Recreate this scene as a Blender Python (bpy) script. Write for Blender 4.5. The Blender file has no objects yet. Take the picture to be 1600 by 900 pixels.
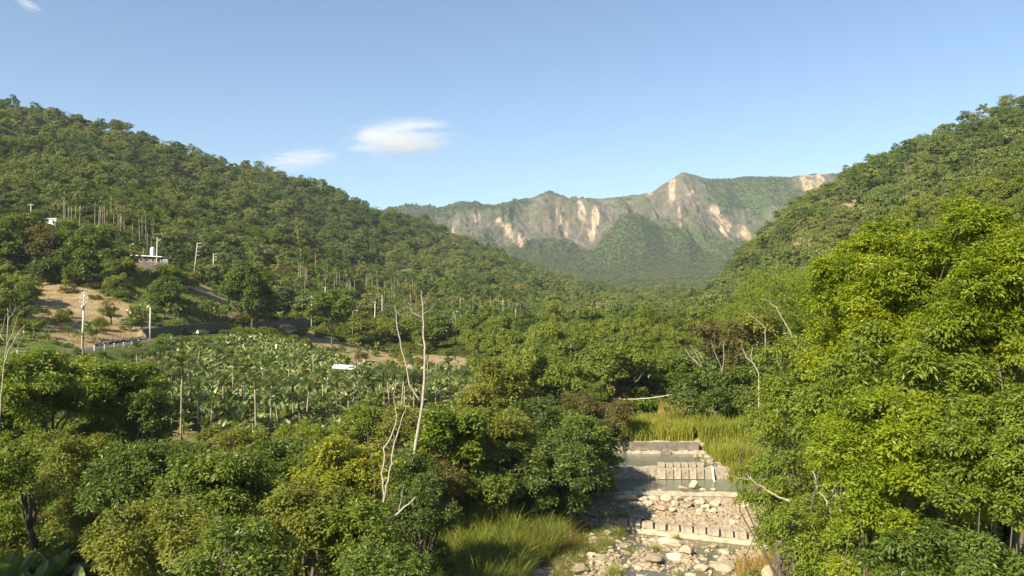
import bpy, bmesh, math, random
import numpy as np
from mathutils import Vector, noise as mnoise

random.seed(7)
RNG = np.random.default_rng(7)
scene = bpy.context.scene
COL = scene.collection
R = math.radians

# ------------------------------------------------------------------ camera, sky, sun, exposure
F = 1232.0            # focal length in pixels of the 1600 px wide photograph
PY0 = 470.0           # row of the horizon
cam_d = bpy.data.cameras.new("camera")
cam_d.sensor_width = 36.0
cam_d.lens = F / 1600.0 * 36.0
cam_d.clip_start = 0.3
cam_d.clip_end = 30000.0
cam = bpy.data.objects.new("camera", cam_d)
COL.objects.link(cam)
cam.location = (0, 0, 0)
cam.rotation_euler = (R(90) + math.atan((PY0 - 450.0) / F), 0, 0)
scene.camera = cam

SUN_AZ = R(-136.0)     # measured from +Y towards +X, direction towards the sun
SUN_EL = R(37.0)
world = bpy.data.worlds.new("World")
scene.world = world
world.use_nodes = True
nt = world.node_tree
bg = nt.nodes["Background"]
sky = nt.nodes.new("ShaderNodeTexSky")
sky.sky_type = 'NISHITA'
sky.sun_disc = False
sky.sun_elevation = SUN_EL
sky.sun_rotation = SUN_AZ % (2 * math.pi)
sky.altitude = 300
sky.air_density = 1.0
sky.dust_density = 0.4
sky.ozone_density = 3.4
nt.links.new(sky.outputs[0], bg.inputs[0])
bg.inputs[1].default_value = 0.071

sun_d = bpy.data.lights.new("sun", 'SUN')
sun_d.energy = 5.0
sun_d.angle = R(0.6)
sun_d.color = (1.0, 0.87, 0.64)
sun = bpy.data.objects.new("sun", sun_d)
COL.objects.link(sun)
SDIR = Vector((math.sin(SUN_AZ) * math.cos(SUN_EL), math.cos(SUN_AZ) * math.cos(SUN_EL), math.sin(SUN_EL)))
sun.rotation_euler = SDIR.to_track_quat('Z', 'Y').to_euler()
sun.location = (-200, -200, 300)

scene.view_settings.view_transform = 'Standard'
scene.view_settings.look = 'None'
scene.view_settings.exposure = 1.28
scene.view_settings.gamma = 1.0
scene.view_settings.use_curve_mapping = False
scene.render.engine = 'CYCLES'
scene.cycles.max_bounces = 8
scene.cycles.diffuse_bounces = 6
scene.cycles.glossy_bounces = 2
scene.cycles.transmission_bounces = 5
scene.cycles.volume_bounces = 2
scene.cycles.transparent_max_bounces = 8
scene.cycles.caustics_reflective = False
scene.cycles.caustics_refractive = False
scene.cycles.use_denoising = True

# ------------------------------------------------------------------ small helpers
def link(o, parent=None):
    COL.objects.link(o)
    if parent is not None:
        o.parent = parent
    return o

def tag(o, label=None, cat=None, group=None, kind=None):
    if label: o["label"] = label
    if cat: o["category"] = cat
    if group: o["group"] = group
    if kind: o["kind"] = kind
    return o

def empty(name, loc, rz=0.0):
    o = bpy.data.objects.new(name, None)
    o.empty_display_size = 0.5
    o.location = loc
    o.rotation_euler = (0, 0, rz)
    return link(o)

class Buf:
    """collects vertices and quads/tris as numpy arrays"""
    def __init__(self):
        self.v = []; self.q = []; self.t = []; self.qm = []; self.tm = []; self.qt = []; self.tt = []; self.n = 0
    def add(self, v, q=None, t=None, mat=0, tone=None):
        v = np.asarray(v, dtype=np.float32).reshape(-1, 3)
        if q is not None and len(q):
            q = np.asarray(q, dtype=np.int64).reshape(-1, 4) + self.n
            self.q.append(q); self.qm.append(np.full(len(q), mat, np.int32))
            self.qt.append(np.full(len(q), 0.5, np.float32) if tone is None else np.broadcast_to(np.asarray(tone, np.float32), (len(q),)))
        if t is not None and len(t):
            t = np.asarray(t, dtype=np.int64).reshape(-1, 3) + self.n
            self.t.append(t); self.tm.append(np.full(len(t), mat, np.int32))
            self.tt.append(np.full(len(t), 0.5, np.float32))
        self.v.append(v); self.n += len(v)
    def box(self, x0, x1, y0, y1, z0, z1, mat=0):
        v = [(x, y, z) for z in (z0, z1) for y in (y0, y1) for x in (x0, x1)]
        self.add(v, [(0, 2, 3, 1), (4, 5, 7, 6), (0, 1, 5, 4), (2, 6, 7, 3), (0, 4, 6, 2), (1, 3, 7, 5)], mat=mat)
    def tube(self, pts, rad, k=6, mat=0, cap=True):
        pts = np.asarray(pts, dtype=float); n = len(pts)
        rad = np.broadcast_to(np.asarray(rad, dtype=float), (n,))
        tan = np.gradient(pts, axis=0)
        tan /= np.linalg.norm(tan, axis=1)[:, None] + 1e-9
        ref = np.array([0.0, 0.0, 1.0]) if abs(tan[0][2]) < 0.8 else np.array([1.0, 0.0, 0.0])
        a = np.cross(tan, ref); a /= np.linalg.norm(a, axis=1)[:, None] + 1e-9
        b = np.cross(tan, a)
        ang = np.arange(k) / k * 2 * math.pi
        ring = pts[:, None, :] + rad[:, None, None] * (np.cos(ang)[None, :, None] * a[:, None, :] + np.sin(ang)[None, :, None] * b[:, None, :])
        q = []
        for i in range(n - 1):
            for j in range(k):
                j2 = (j + 1) % k
                q.append((i * k + j, i * k + j2, (i + 1) * k + j2, (i + 1) * k + j))
        v = ring.reshape(-1, 3)
        t = None
        if cap:
            v = np.vstack([v, pts[-1:], pts[:1]])
            m = n * k
            t = [((n - 1) * k + j, (n - 1) * k + (j + 1) % k, m) for j in range(k)] + [((j + 1) % k, j, m + 1) for j in range(k)]
        self.add(v, q, t, mat=mat)
    def mesh(self, name, mats, smooth=False):
        me = bpy.data.meshes.new(name)
        v = np.concatenate(self.v) if self.v else np.zeros((0, 3), np.float32)
        q = np.concatenate(self.q) if self.q else np.zeros((0, 4), np.int64)
        t = np.concatenate(self.t) if self.t else np.zeros((0, 3), np.int64)
        nq, ntr = len(q), len(t)
        me.vertices.add(len(v)); me.vertices.foreach_set("co", v.ravel())
        me.loops.add(nq * 4 + ntr * 3)
        me.loops.foreach_set("vertex_index", np.concatenate([q.ravel(), t.ravel()]).astype(np.int32))
        me.polygons.add(nq + ntr)
        me.polygons.foreach_set("loop_start", np.concatenate([np.arange(nq) * 4, nq * 4 + np.arange(ntr) * 3]).astype(np.int32))
        mi = np.concatenate((self.qm if self.q else []) + (self.tm if self.t else []) + [np.zeros(0, np.int32)]).astype(np.int32)
        me.polygons.foreach_set("material_index", mi)
        me.polygons.foreach_set("use_smooth", np.full(nq + ntr, bool(smooth)))
        me.update(calc_edges=True)
        tn = np.concatenate((self.qt if self.q else []) + (self.tt if self.t else []) + [np.zeros(0, np.float32)]).astype(np.float32)
        at = me.attributes.new("tone", 'FLOAT', 'FACE'); at.data.foreach_set("value", tn)
        for m in (mats if isinstance(mats, (list, tuple)) else [mats]):
            me.materials.append(m)
        return me
    def obj(self, name, mats, parent=None, loc=None, smooth=False):
        o = bpy.data.objects.new(name, self.mesh(name, mats, smooth))
        if loc is not None: o.location = loc
        return link(o, parent)

# ------------------------------------------------------------------ materials
def new_mat(name):
    m = bpy.data.materials.new(name); m.use_nodes = True
    t = m.node_tree
    return m, t, t.nodes["Principled BSDF"], t.nodes["Material Output"]

def N(t, kind, **kw):
    n = t.nodes.new(kind)
    for k, v in kw.items(): setattr(n, k, v)
    return n

def ramp(t, stops):
    r = N(t, "ShaderNodeValToRGB")
    e = r.color_ramp.elements
    e[0].position, e[0].color = stops[0][0], (*stops[0][1], 1)
    e[1].position, e[1].color = stops[-1][0], (*stops[-1][1], 1)
    for p, c in stops[1:-1]:
        x = e.new(p); x.color = (*c, 1)
    return r

def mix(t, fac, a, b, mode='MIX'):
    m = N(t, "ShaderNodeMix", data_type='RGBA', blend_type=mode)
    for sock, val in ((m.inputs[0], fac), (m.inputs[6], a), (m.inputs[7], b)):
        if hasattr(val, "links"): t.links.new(val, sock)
        elif isinstance(val, (int, float)): sock.default_value = val
        else: sock.default_value = (*val, 1)
    return m.outputs[2]

def math_(t, op, a, b=0.0, clamp=False):
    m = N(t, "ShaderNodeMath", operation=op, use_clamp=clamp)
    for s, v in zip(m.inputs, (a, b)):
        if hasattr(v, "links"): t.links.new(v, s)
        else: s.default_value = v
    return m.outputs[0]

def noise_tex(t, scale, detail=4, rough=0.6, vec=None):
    n = N(t, "ShaderNodeTexNoise"); n.inputs["Scale"].default_value = scale
    n.inputs["Detail"].default_value = detail; n.inputs["Roughness"].default_value = rough
    if vec is not None: t.links.new(vec, n.inputs["Vector"])
    return n

def leaf_mat(name, stops, trans=0.28, rough=0.55, spread=0.6, tcol=(1.25, 1.25, 0.6), spec=0.3, patch=0.0):
    """leaf colours along a ramp: the tree's own random value and each leaf's tone"""
    m, t, p, out = new_mat(name)
    oi = N(t, "ShaderNodeObjectInfo"); at = N(t, "ShaderNodeAttribute", attribute_name="tone")
    f = math_(t, 'ADD', math_(t, 'MULTIPLY', oi.outputs["Random"], spread), math_(t, 'MULTIPLY', at.outputs["Fac"], 1 - spread))
    if patch:
        ln = noise_tex(t, .018, 3, .6, oi.outputs["Location"])
        f = math_(t, 'ADD', f, math_(t, 'MULTIPLY', math_(t, 'SUBTRACT', ln.outputs[0], .5), patch))
    stops = [(q, (c[0] * 1.12, c[1], c[2] * .8)) for q, c in stops]
    r = ramp(t, stops); t.links.new(f, r.inputs[0])
    t.links.new(r.outputs[0], p.inputs["Base Color"])
    p.inputs["Roughness"].default_value = rough
    p.inputs["Specular IOR Level"].default_value = spec
    tr = N(t, "ShaderNodeBsdfTranslucent")
    t.links.new(mix(t, 1.0, r.outputs[0], tcol, 'MULTIPLY'), tr.inputs[0])
    mx = N(t, "ShaderNodeMixShader"); mx.inputs[0].default_value = trans
    t.links.new(p.outputs[0], mx.inputs[1]); t.links.new(tr.outputs[0], mx.inputs[2])
    t.links.new(mx.outputs[0], out.inputs[0])
    return m

def plain(name, c1, c2=None, scale=3.0, rough=0.8, bump=0.0, metal=0.0, detail=5):
    m, t, p, out = new_mat(name)
    tc = N(t, "ShaderNodeTexCoord")
    n = noise_tex(t, scale, detail, 0.65, tc.outputs["Object"])
    r = ramp(t, [(0.3, c1), (0.7, c2 or c1)]); t.links.new(n.outputs[0], r.inputs[0])
    t.links.new(r.outputs[0], p.inputs["Base Color"])
    p.inputs["Roughness"].default_value = rough; p.inputs["Metallic"].default_value = metal
    if bump:
        b = N(t, "ShaderNodeBump"); b.inputs["Strength"].default_value = bump; b.inputs["Distance"].default_value = 0.1
        t.links.new(n.outputs[0], b.inputs["Height"]); t.links.new(b.outputs[0], p.inputs["Normal"])
    return m

M = {}
M['hill_leaf'] = leaf_mat("hill_leaf", [(0.0, (.052, .098, .034)), (0.3, (.084, .142, .040)), (0.55, (.120, .178, .050)), (0.8, (.158, .205, .060)), (1.0, (.185, .200, .085))], 0.26, 0.6, 0.75, patch=1.5)
M['mount_leaf'] = leaf_mat("mount_leaf", [(0.0, (0.045, 0.078, 0.021)), (0.5, (0.071, 0.108, 0.026)), (1.0, (0.126, 0.135, 0.045))], 0.15, 0.7, 0.7, patch=1.0)
M['mid_leaf'] = leaf_mat("mid_leaf", [(0.0, (0.049, 0.093, 0.017)), (0.35, (0.091, 0.149, 0.023)), (0.65, (0.148, 0.209, 0.029)), (1.0, (0.214, 0.224, 0.049))], 0.35, 0.5, 0.5)
M['dark_leaf'] = leaf_mat("dark_leaf", [(0.0, (0.043, 0.085, 0.019)), (0.5, (0.077, 0.131, 0.030)), (1.0, (0.144, 0.194, 0.047))], 0.29, 0.42, 0.25)
M['deep_leaf'] = leaf_mat("deep_leaf", [(0.0, (0.056, 0.105, 0.022)), (0.5, (0.103, 0.169, 0.033)), (1.0, (0.186, 0.254, 0.046))], 0.35, 0.42, 0.25)
M['olive_leaf'] = leaf_mat("olive_leaf", [(0.0, (0.107, 0.141, 0.028)), (0.5, (0.169, 0.210, 0.036)), (1.0, (0.248, 0.266, 0.052))], 0.35, 0.5, 0.25)
M['brown_leaf'] = leaf_mat("brown_leaf", [(0.0, (0.072, 0.081, 0.027)), (0.5, (0.122, 0.124, 0.040)), (1.0, (0.186, 0.156, 0.062))], 0.32, 0.6, 0.25)
M['lime_leaf'] = leaf_mat("lime_leaf", [(0.0, (.095, .17, .014)), (0.4, (.16, .245, .018)), (0.7, (.235, .315, .022)), (1.0, (.32, .375, .028))], 0.42, 0.42, 0.1)
M['grass_blade'] = leaf_mat("grass_blade", [(0.0, (.075, .125, .024)), (0.45, (.135, .19, .038)), (0.8, (.21, .235, .07)), (1.0, (.32, .27, .13))], 0.3, 0.5, 0.0)
M['fresh_leaf'] = leaf_mat("fresh_leaf", [(0.0, (.075, .135, .018)), (0.5, (.140, .215, .028)), (1.0, (.215, .28, .036))], 0.38, 0.45, 0.2)
M['yellow_leaf'] = leaf_mat("yellow_leaf", [(0.0, (.09, .16, .016)), (0.4, (.17, .235, .022)), (0.8, (.27, .30, .03)), (1.0, (.36, .34, .045))], 0.38, 0.5, 0.1)
M['banana_leaf'] = leaf_mat("banana_leaf", [(0.0, (0.063, 0.112, 0.039)), (0.4, (0.133, 0.196, 0.070)), (0.8, (0.239, 0.294, 0.120)), (1.0, (0.393, 0.378, 0.182))], 0.28, 0.42, 0.35, spec=0.4)
M['palm_leaf'] = leaf_mat("palm_leaf", [(0.0, (.035, .062, .014)), (0.5, (.065, .105, .020)), (0.85, (.12, .15, .028)), (1.0, (.24, .20, .05))], 0.25, 0.45, 0.3)
M['bamboo_leaf'] = leaf_mat("bamboo_leaf", [(0.0, (.095, .165, .020)), (0.5, (.15, .225, .028)), (1.0, (.22, .27, .04))], 0.42, 0.5, 0.3)
M['reed'] = leaf_mat("reed", [(0.0, (0.115, 0.178, 0.025)), (0.4, (0.196, 0.253, 0.037)), (0.75, (0.299, 0.310, 0.063)), (1.0, (0.414, 0.333, 0.127))], 0.3, 0.5, 0.0)
M['dry_reed'] = leaf_mat("dry_reed", [(0.0, (.20, .19, .05)), (0.5, (.36, .27, .12)), (1.0, (.50, .36, .20))], 0.3, 0.6, 0.0)
M['bark'] = plain("bark", (.06, .05, .036), (.14, .115, .085), 6, 0.9, 0.4)
M['pale_bark'] = plain("pale_bark", (.24, .20, .155), (.46, .41, .34), 5, 0.85, 0.3)
M['palm_bark'] = plain("palm_bark", (.21, .18, .125), (.39, .34, .25), 4, 0.85, 0.2)
M['banana_stem'] = plain("banana_stem", (.10, .10, .04), (.26, .20, .10), 4, 0.7)
M['concrete'] = plain("concrete", (.17, .145, .105), (.46, .40, .31), 2.2, 0.9, 0.5)
M['pale_concrete'] = plain("pale_concrete", (.26, .22, .16), (.58, .51, .39), 1.6, 0.9, 0.5)
M['dark_concrete'] = plain("dark_concrete", (.06, .052, .045), (.17, .145, .12), 1.2, 0.9, 0.4)
M['grey_concrete'] = plain("grey_concrete", (.10, .088, .072), (.24, .21, .175), 1.2, 0.9, 0.4)
M['asphalt'] = plain("asphalt", (.05, .05, .048), (.08, .078, .072), 3, 0.9)
M['pole'] = plain("pole", (.48, .44, .37), (.66, .62, .54), 3, 0.8)
M['steel'] = plain("steel", (.45, .46, .47), (.60, .60, .60), 5, 0.4, metal=0.7)
M['dark_metal'] = plain("dark_metal", (.06, .06, .065), (.10, .10, .10), 5, 0.5, metal=0.3)
M['white'] = plain("white_paint", (.68, .68, .66), (.80, .80, .78), 2, 0.55)
M['glass'] = plain("glass", (.03, .035, .04), (.05, .06, .07), 2, 0.12)
M['bag'] = plain("bag", (.72, .72, .70), (.82, .82, .80), 4, 0.5)
M['blue_bag'] = plain("blue_bag", (.06, .10, .45), (.10, .16, .60), 4, 0.5)

def rock_mat(name, stops, green=0.0):
    m, t, p, out = new_mat(name)
    g = N(t, "ShaderNodeNewGeometry"); oi = N(t, "ShaderNodeObjectInfo")
    n = noise_tex(t, 1.7, 6, 0.65, g.outputs["Position"]); n2 = noise_tex(t, 9, 4, 0.6, g.outputs["Position"])
    f = math_(t, 'ADD', math_(t, 'MULTIPLY', n.outputs[0], 0.65), math_(t, 'MULTIPLY', oi.outputs["Random"], 0.35))
    r = ramp(t, stops); t.links.new(f, r.inputs[0])
    c = mix(t, 0.35, r.outputs[0], ramp_of(t, n2.outputs[0], [(0.3, (.35, .33, .3)), (0.7, (1, 1, 1))]), 'MULTIPLY')
    t.links.new(c, p.inputs["Base Color"]); p.inputs["Roughness"].default_value = 0.85
    b = N(t, "ShaderNodeBump"); b.inputs["Strength"].default_value = 0.5; b.inputs["Distance"].default_value = 0.08
    t.links.new(n2.outputs[0], b.inputs["Height"]); t.links.new(b.outputs[0], p.inputs["Normal"])
    return m
def ramp_of(t, fac, stops):
    r = ramp(t, stops); t.links.new(fac, r.inputs[0]); return r.outputs[0]
M['rock'] = rock_mat("rock", [(0.25, (.24, .19, .13)), (0.5, (.42, .35, .25)), (0.75, (.58, .50, .38))])
M['red_rock'] = rock_mat("red_rock", [(0.25, (.22, .15, .10)), (0.5, (.36, .26, .18)), (0.75, (.50, .39, .28))])
M['dark_rock'] = rock_mat("dark_rock", [(0.25, (.07, .06, .05)), (0.5, (.16, .14, .11)), (0.75, (.34, .29, .22))])

# ------------------------------------------------------------------ the lie of the land
GT = RNG.random((512, 512))
def vnoise(x, y, s=0):
    x = np.asarray(x, float) + s * 37.31; y = np.asarray(y, float) + s * 91.7
    xi = np.floor(x).astype(int); yi = np.floor(y).astype(int)
    fx = x - xi; fy = y - yi
    fx = fx * fx * (3 - 2 * fx); fy = fy * fy * (3 - 2 * fy)
    a = GT[xi % 512, yi % 512]; b = GT[(xi + 1) % 512, yi % 512]
    c = GT[xi % 512, (yi + 1) % 512]; d = GT[(xi + 1) % 512, (yi + 1) % 512]
    return (a * (1 - fx) + b * fx) * (1 - fy) + (c * (1 - fx) + d * fx) * fy
def fbm(x, y, o=4, s=0):
    r = 0; a = 0.5; tot = 0
    for i in range(o):
        r = r + a * vnoise(x * 2 ** i, y * 2 ** i, s + i); tot += a; a *= 0.5
    return r / tot
def sstep(a, b, x):
    t = np.clip((np.asarray(x, float) - a) / (b - a), 0, 1); return t * t * (3 - 2 * t)

KY = [15, 50, 75, 100, 125, 150, 200, 250, 300, 400, 500, 600, 700, 850, 1000, 1200, 1500, 1900]
TAB = {
 -1200: [-19, -17, -13, -8, -2, 4, 18, 34, 52, 88, 122, 150, 165, 165, 160, 160, 160, 160],
 -400: [-19, -17, -14, -11, -9, -6, 4, 20, 36, 74, 114, 148, 160, 160, 150, 140, 140, 150],
 0:    [-19, -18, -16, -14, -11.5, -10, -1, 9, 28, 64, 106, 137, 138, 118, 100, 100, 110, 120],
 200:  [-19, -18, -17.5, -17, -15, -12.5, -8.5, 10.0, 21, 48, 80, 119, 118, 105, 90, 80, 90, 110],
 400:  [-19.5, -18.5, -18.5, -18.3, -17.2, -16, -12.5, -9.8, 0, 19, 49, 84, 119, 114, 95, 75, 80, 100],
 600:  [-20, -19.3, -19.2, -19, -18.5, -18, -17, -16, -11, -4, 9, 28, 58, 99, 95, 70, 50, 80],
 800:  [-20, -19.3, -18.8, -17.8, -16.8, -15.8, -14, -13, -12, -10, -7, -1, 12, 38, 52, 45, 34, 60],
 950:  [-20, -19.5, -18.5, -16.5, -15.5, -15, -14, -13, -12, -10.5, -9, -8, -6, -3, 4, 12, 25, 50],
 1100: [-20, -18, -17, -15.7, -15, -14, -12, -11, -10, -9, -8, -6, -4, 0, 5, 12, 25, 55],
 1180: [-19, -17.5, -16, -14.5, -13, -11.5, -8, -4, 1, 12, 27, 28, 20, 15, 15, 18, 30, 65],
 1250: [-18, -17, -15, -13, -11, -9, -3, 4, 13, 33, 52, 50, 40, 30, 30, 35, 50, 80],
 1330: [-17, -15, -12, -9, -7, -5, 2, 12, 25, 54, 74, 70, 60, 50, 50, 55, 70, 100],
 1400: [-17, -13, -10, -7, -4, -1, 8, 20, 35, 68, 84, 80, 70, 65, 65, 70, 90, 120],
 1500: [-16, -11, -8, -4, 0, 4, 15, 28, 43, 78, 97, 94, 90, 85, 85, 90, 110, 140],
 1600: [-16, -10, -6, -1, 4, 9, 22, 36, 53, 93, 112, 108, 103, 100, 100, 110, 130, 160],
 2000: [-16, -9, -2, 6, 14, 22, 42, 62, 85, 135, 150, 145, 140, 140, 150, 160, 180, 200],
 2600: [-16, -8, 2, 12, 22, 34, 58, 82, 110, 160, 180, 180, 180, 180, 190, 200, 220, 240]}
RIDGE = [(-1200, 380), (400, 350), (600, 345), (640, 356), (680, 352), (720, 380), (770, 360), (835, 395), (858, 418), (885, 392), (935, 389), (1000, 402),
         (1020, 420), (1045, 452), (1068, 490), (1085, 482), (1110, 468), (1230, 470), (1262, 486), (1300, 486), (1345, 478), (1600, 480), (2600, 480)]
UG = np.arange(-1200, 2601, 5.0)
LG = np.linspace(math.log(15), math.log(6500), 700)
def build_table():
    cols = sorted(TAB)
    A = np.array([[np.interp(l, np.log(KY), TAB[c]) for l in LG] for c in cols])
    Z = np.array([np.interp(UG, cols, A[:, j]) for j in range(len(LG))]).T
    k = np.exp(-0.5 * (np.arange(-8, 9) / 3.5) ** 2); k /= k.sum()
    P = np.pad(Z, ((8, 8), (0, 0)), 'edge')
    Z = sum(k[i] * P[i:i + len(UG)] for i in range(17))
    k = np.exp(-0.5 * (np.arange(-6, 7) / 2.5) ** 2); k /= k.sum()
    P = np.pad(Z, ((0, 0), (6, 6)), 'edge')
    Z = sum(k[i] * P[:, i:i + len(LG)] for i in range(13))
    # the far range behind
    Y = np.exp(LG)
    rz = np.interp(UG, [r[0] for r in RIDGE], [r[1] for r in RIDGE])
    z0 = Z[:, np.searchsorted(Y, 1900)]
    fr = np.interp(Y, [1900, 2150, 2400, 2600, 2750, 2880, 3000, 3150, 3500, 6500], [0, .10, .25, .42, .66, .88, 1.0, .93, .75, .3])
    far = z0[:, None] + (rz - z0)[:, None] * fr[None, :]
    return np.where(Y[None, :] > 1900, far, Z)
ZT = build_table()

ROAD = np.array([(-190, 118), (-125, 132), (-93, 142), (-82, 148), (-80.0, 155), (-86.5, 190), (-83, 224), (-78, 246), (-70, 270), (-58, 296)])
ROAD = np.array([(-230, 108), (-160, 128), (-116, 139), (-88, 148), (-86, 172), (-84, 192), (-80, 212), (-82.5, 232), (-75, 252), (-68, 272), (-56, 296)])
def road_xy(px, Y): return ((px - 800) / F * Y, Y)
ROAD = np.array([road_xy(*p) for p in [(-900, 118), (-200, 134), (0, 143), (100, 152), (180, 168), (235, 186), (300, 209), (355, 225), (400, 240), (480, 268), (560, 300)]])
ROAD_Z = np.array([-8, -9.5, -9.9, -9.9, -9.6, -9.2, -9.3, -9.5, -9.6, -9.6, -9.0])
def road_info(x, y):
    """signed offset from the road's middle (positive = uphill side) and the road's height there"""
    best = np.full(np.shape(x), 1e9); sd = np.zeros(np.shape(x)); zr = np.zeros(np.shape(x))
    for i in range(len(ROAD) - 1):
        a, b = ROAD[i], ROAD[i + 1]; d = b - a; L = np.hypot(*d)
        t = np.clip(((x - a[0]) * d[0] + (y - a[1]) * d[1]) / L ** 2, 0, 1)
        qx = x - a[0] - t * d[0]; qy = y - a[1] - t * d[1]
        dist = np.hypot(qx, qy); s = (d[0] * qy - d[1] * qx) / L
        m = dist < best
        best = np.where(m, dist, best); sd = np.where(m, np.where(s > 0, dist, -dist), sd)
        zr = np.where(m, ROAD_Z[i] * (1 - t) + ROAD_Z[i + 1] * t, zr)
    return sd, zr

SY = [15, 45, 57, 65, 70, 75, 81, 88.5, 96, 110]
SCX = [7.5, 7.5, 9.0, 12.3, 14, 15.8, 18.0, 19.0, 20.5, 22]
SHW = [9, 8.8, 8.2, 7.0, 6.5, 6.2, 6.5, 6.2, 6, 6]
DAM = [69.4, 75.0, 81.0, 88.6]
def H(x, y):
    x = np.asarray(x, float); y = np.asarray(y, float)
    Yc = np.maximum(y, 15.0)
    u = np.clip(800 + F * x / Yc, -1199, 2599); l = np.clip(np.log(Yc), LG[0], LG[-1] - 1e-6)
    fu = (u - UG[0]) / 5.0; fl = (l - LG[0]) / (LG[1] - LG[0])
    iu = np.clip(fu.astype(int), 0, len(UG) - 2); il = np.clip(fl.astype(int), 0, len(LG) - 2)
    du = fu - iu; dl = fl - il
    z = (ZT[iu, il] * (1 - du) + ZT[iu + 1, il] * du) * (1 - dl) + (ZT[iu, il + 1] * (1 - du) + ZT[iu + 1, il + 1] * du) * dl
    # bumps and gullies
    hillm = np.interp(Yc, [300, 420, 1000, 1500], [0, 1, 1, 0]) * np.clip(np.abs(u - 960) / 200, 0, 1)
    q1 = x / 62 + .5 * fbm(x / 90, y / 90, 2, 7) * 3
    z = z + hillm * 15 * ((1 - np.abs(2 * vnoise(q1, y / 190, 15) - 1)) - .6)
    amp = np.interp(Yc, [40, 120, 250, 400, 700, 1500, 1900], [0.5, 0.8, 1.5, 7, 13, 13, 10])
    z = z + amp * (fbm(x / 70, y / 90, 4, 1) - 0.5) * 1.6
    m = sstep(1900, 2500, Yc)
    wx = x + 90 * (fbm(x / 160, y / 240, 4, 5) - .5)
    rg = 1 - np.abs(2 * vnoise(wx / 95, y / 420, 11) - 1)
    rg2 = 1 - np.abs(2 * vnoise(wx / 38, y / 200, 13) - 1)
    rg3 = 1 - np.abs(2 * fbm(wx / 15, y / 60, 3, 17) - 1)
    bell = np.interp(Yc, [1900, 2400, 2700, 2880, 2990, 3050, 3500], [0, .9, 1.0, .5, .03, .05, .6])
    rg4 = 1 - np.abs(2 * fbm(x / 17 + y / 60, y / 30, 5, 19) - 1)
    z = z + m * bell * (84 * (rg - .55) + 34 * (rg2 - .5) + 14 * (rg3 - .5) + 22 * (rg4 - .6))
    z = z + m * 7 * (fbm(x / 45, y / 45, 4, 23) - .5)
    z = z + 95 * np.exp(-((u - 985) / 55) ** 2 - ((Yc - 2330) / 190) ** 2) + 40 * np.exp(-((u - 1080) / 40) ** 2 - ((Yc - 2500) / 160) ** 2)
    # the road bench on the left
    nr = (u > -1100) & (u < 640) & (Yc > 95) & (Yc < 340)
    sd, zr = road_info(x, y)
    w = np.where(nr, 1 - sstep(3.4, 9.0, np.abs(sd)), 0)
    z = z * (1 - w) + zr * w
    wall = nr & (u > 222) & (u < 495) & (sd > 3.55) & (sd < 14)
    z = np.where(wall, np.maximum(z, zr + np.interp(u, [222, 355, 385, 490], [2.1, 2.7, 2.4, 3.2])), z)
    # the stream bed
    cx = np.interp(y, SY, SCX); hw = np.interp(y, SY, SHW)
    st1 = 67.2 - .40 * (x - 13.75) + .5; st2 = 75.0 - .07 * (x - 15.75) + .45
    bed = np.where(y < st1, -20.12, np.where(y < st2, -19.32, np.where(y < 81.5, -18.75, np.where(y < 89.4, -17.6, -15.95))))
    bn = np.where(y < st1, .42, np.where(y < DAM[1], .3, np.where(y < DAM[3], .15, .2)))
    bed = bed + bn * (fbm(x / 1.6, y / 1.6, 4, 31) - .5) * 2
    bed = bed + np.where((y > st1) & (y < st2), .6 * sstep(.8, 5.5, y - st1) * np.clip((21.5 - x) / 5, .25, 1), 0)
    off = np.where(y < 62, 1.0, 0.0) * np.clip((cx - 1.5 - x) * 0.07, 0, .8)
    bed = bed + off
    w = (1 - sstep(0, 5.5, np.abs(x - cx) - hw)) * (1 - sstep(93, 100, y)) * np.where(y > -400, 1, 0)
    return z * (1 - w) + bed * w

def uv(x, y): return 800 + F * x / y
def ground(px, Y):
    x = (px - 800) / F * Y
    return Vector((x, Y, float(H(x, Y))))
def first_hit(px, py, y0=40.0, y1=4000.0):
    """distance at which the line of sight through a pixel meets the ground"""
    Y = np.exp(np.linspace(math.log(y0), math.log(y1), 3000)); X = (px - 800) / F * Y
    d = (PY0 - py) / F * Y - H(X, Y)
    i = np.argmax(d < 0)
    return float(Y[i]) if d[i] < 0 else y1

# bare places: centre px, py, half widths in px / py
BARE = [(175, 267, 14, 7), (1530, 218, 14, 12), (1528, 270, 9, 14), (1245, 388, 16, 16), (1322, 322, 14, 8), (1200, 430, 12, 10),
        (1265, 372, 8, 12), (22, 218, 10, 4), (1440, 300, 10, 7), (1345, 405, 10, 8)]
BAREW = []
for (px, py, rx, ry) in BARE:
    Y = first_hit(px, py + 5, 230, 1200)
    BAREW.append((px, Y, rx * 1.3, max(15.0, (ry + 13) * Y / F * 2.2)))

def field_far(u):  return np.interp(u, [190, 240, 350, 400, 450, 520, 600, 700, 780, 800], [146, 168, 205, 216, 214, 196, 186, 172, 160, 150])
def field_near(u): return np.interp(u, [190, 240, 300, 500, 650, 800], [114, 100, 95, 96, 100, 104])
def in_field(u, Y): return (u > 190) & (u < 800) & (Y > field_near(u)) & (Y < field_far(u))
def brown_slope(u, Y): return (u > 22) & (u < 238) & (Y > np.interp(u, [20, 60, 120, 240], [196, 172, 160, 184])) & (Y < np.interp(u, [20, 60, 150, 240], [238, 236, 226, 212]))
def brown_terrace(u, Y): return (u > 440) & (u < 735) & (Y >= field_far(u) - 2) & (Y < np.interp(u, [440, 520, 620, 735], [262, 258, 240, 205]))
def brown_patch(u, Y): return (u > 275) & (u < 372) & (Y > 246) & (Y < 284)
def meadow(u, Y): return (u > 205) & (u < 345) & (Y > 226) & (Y < 262)

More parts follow.
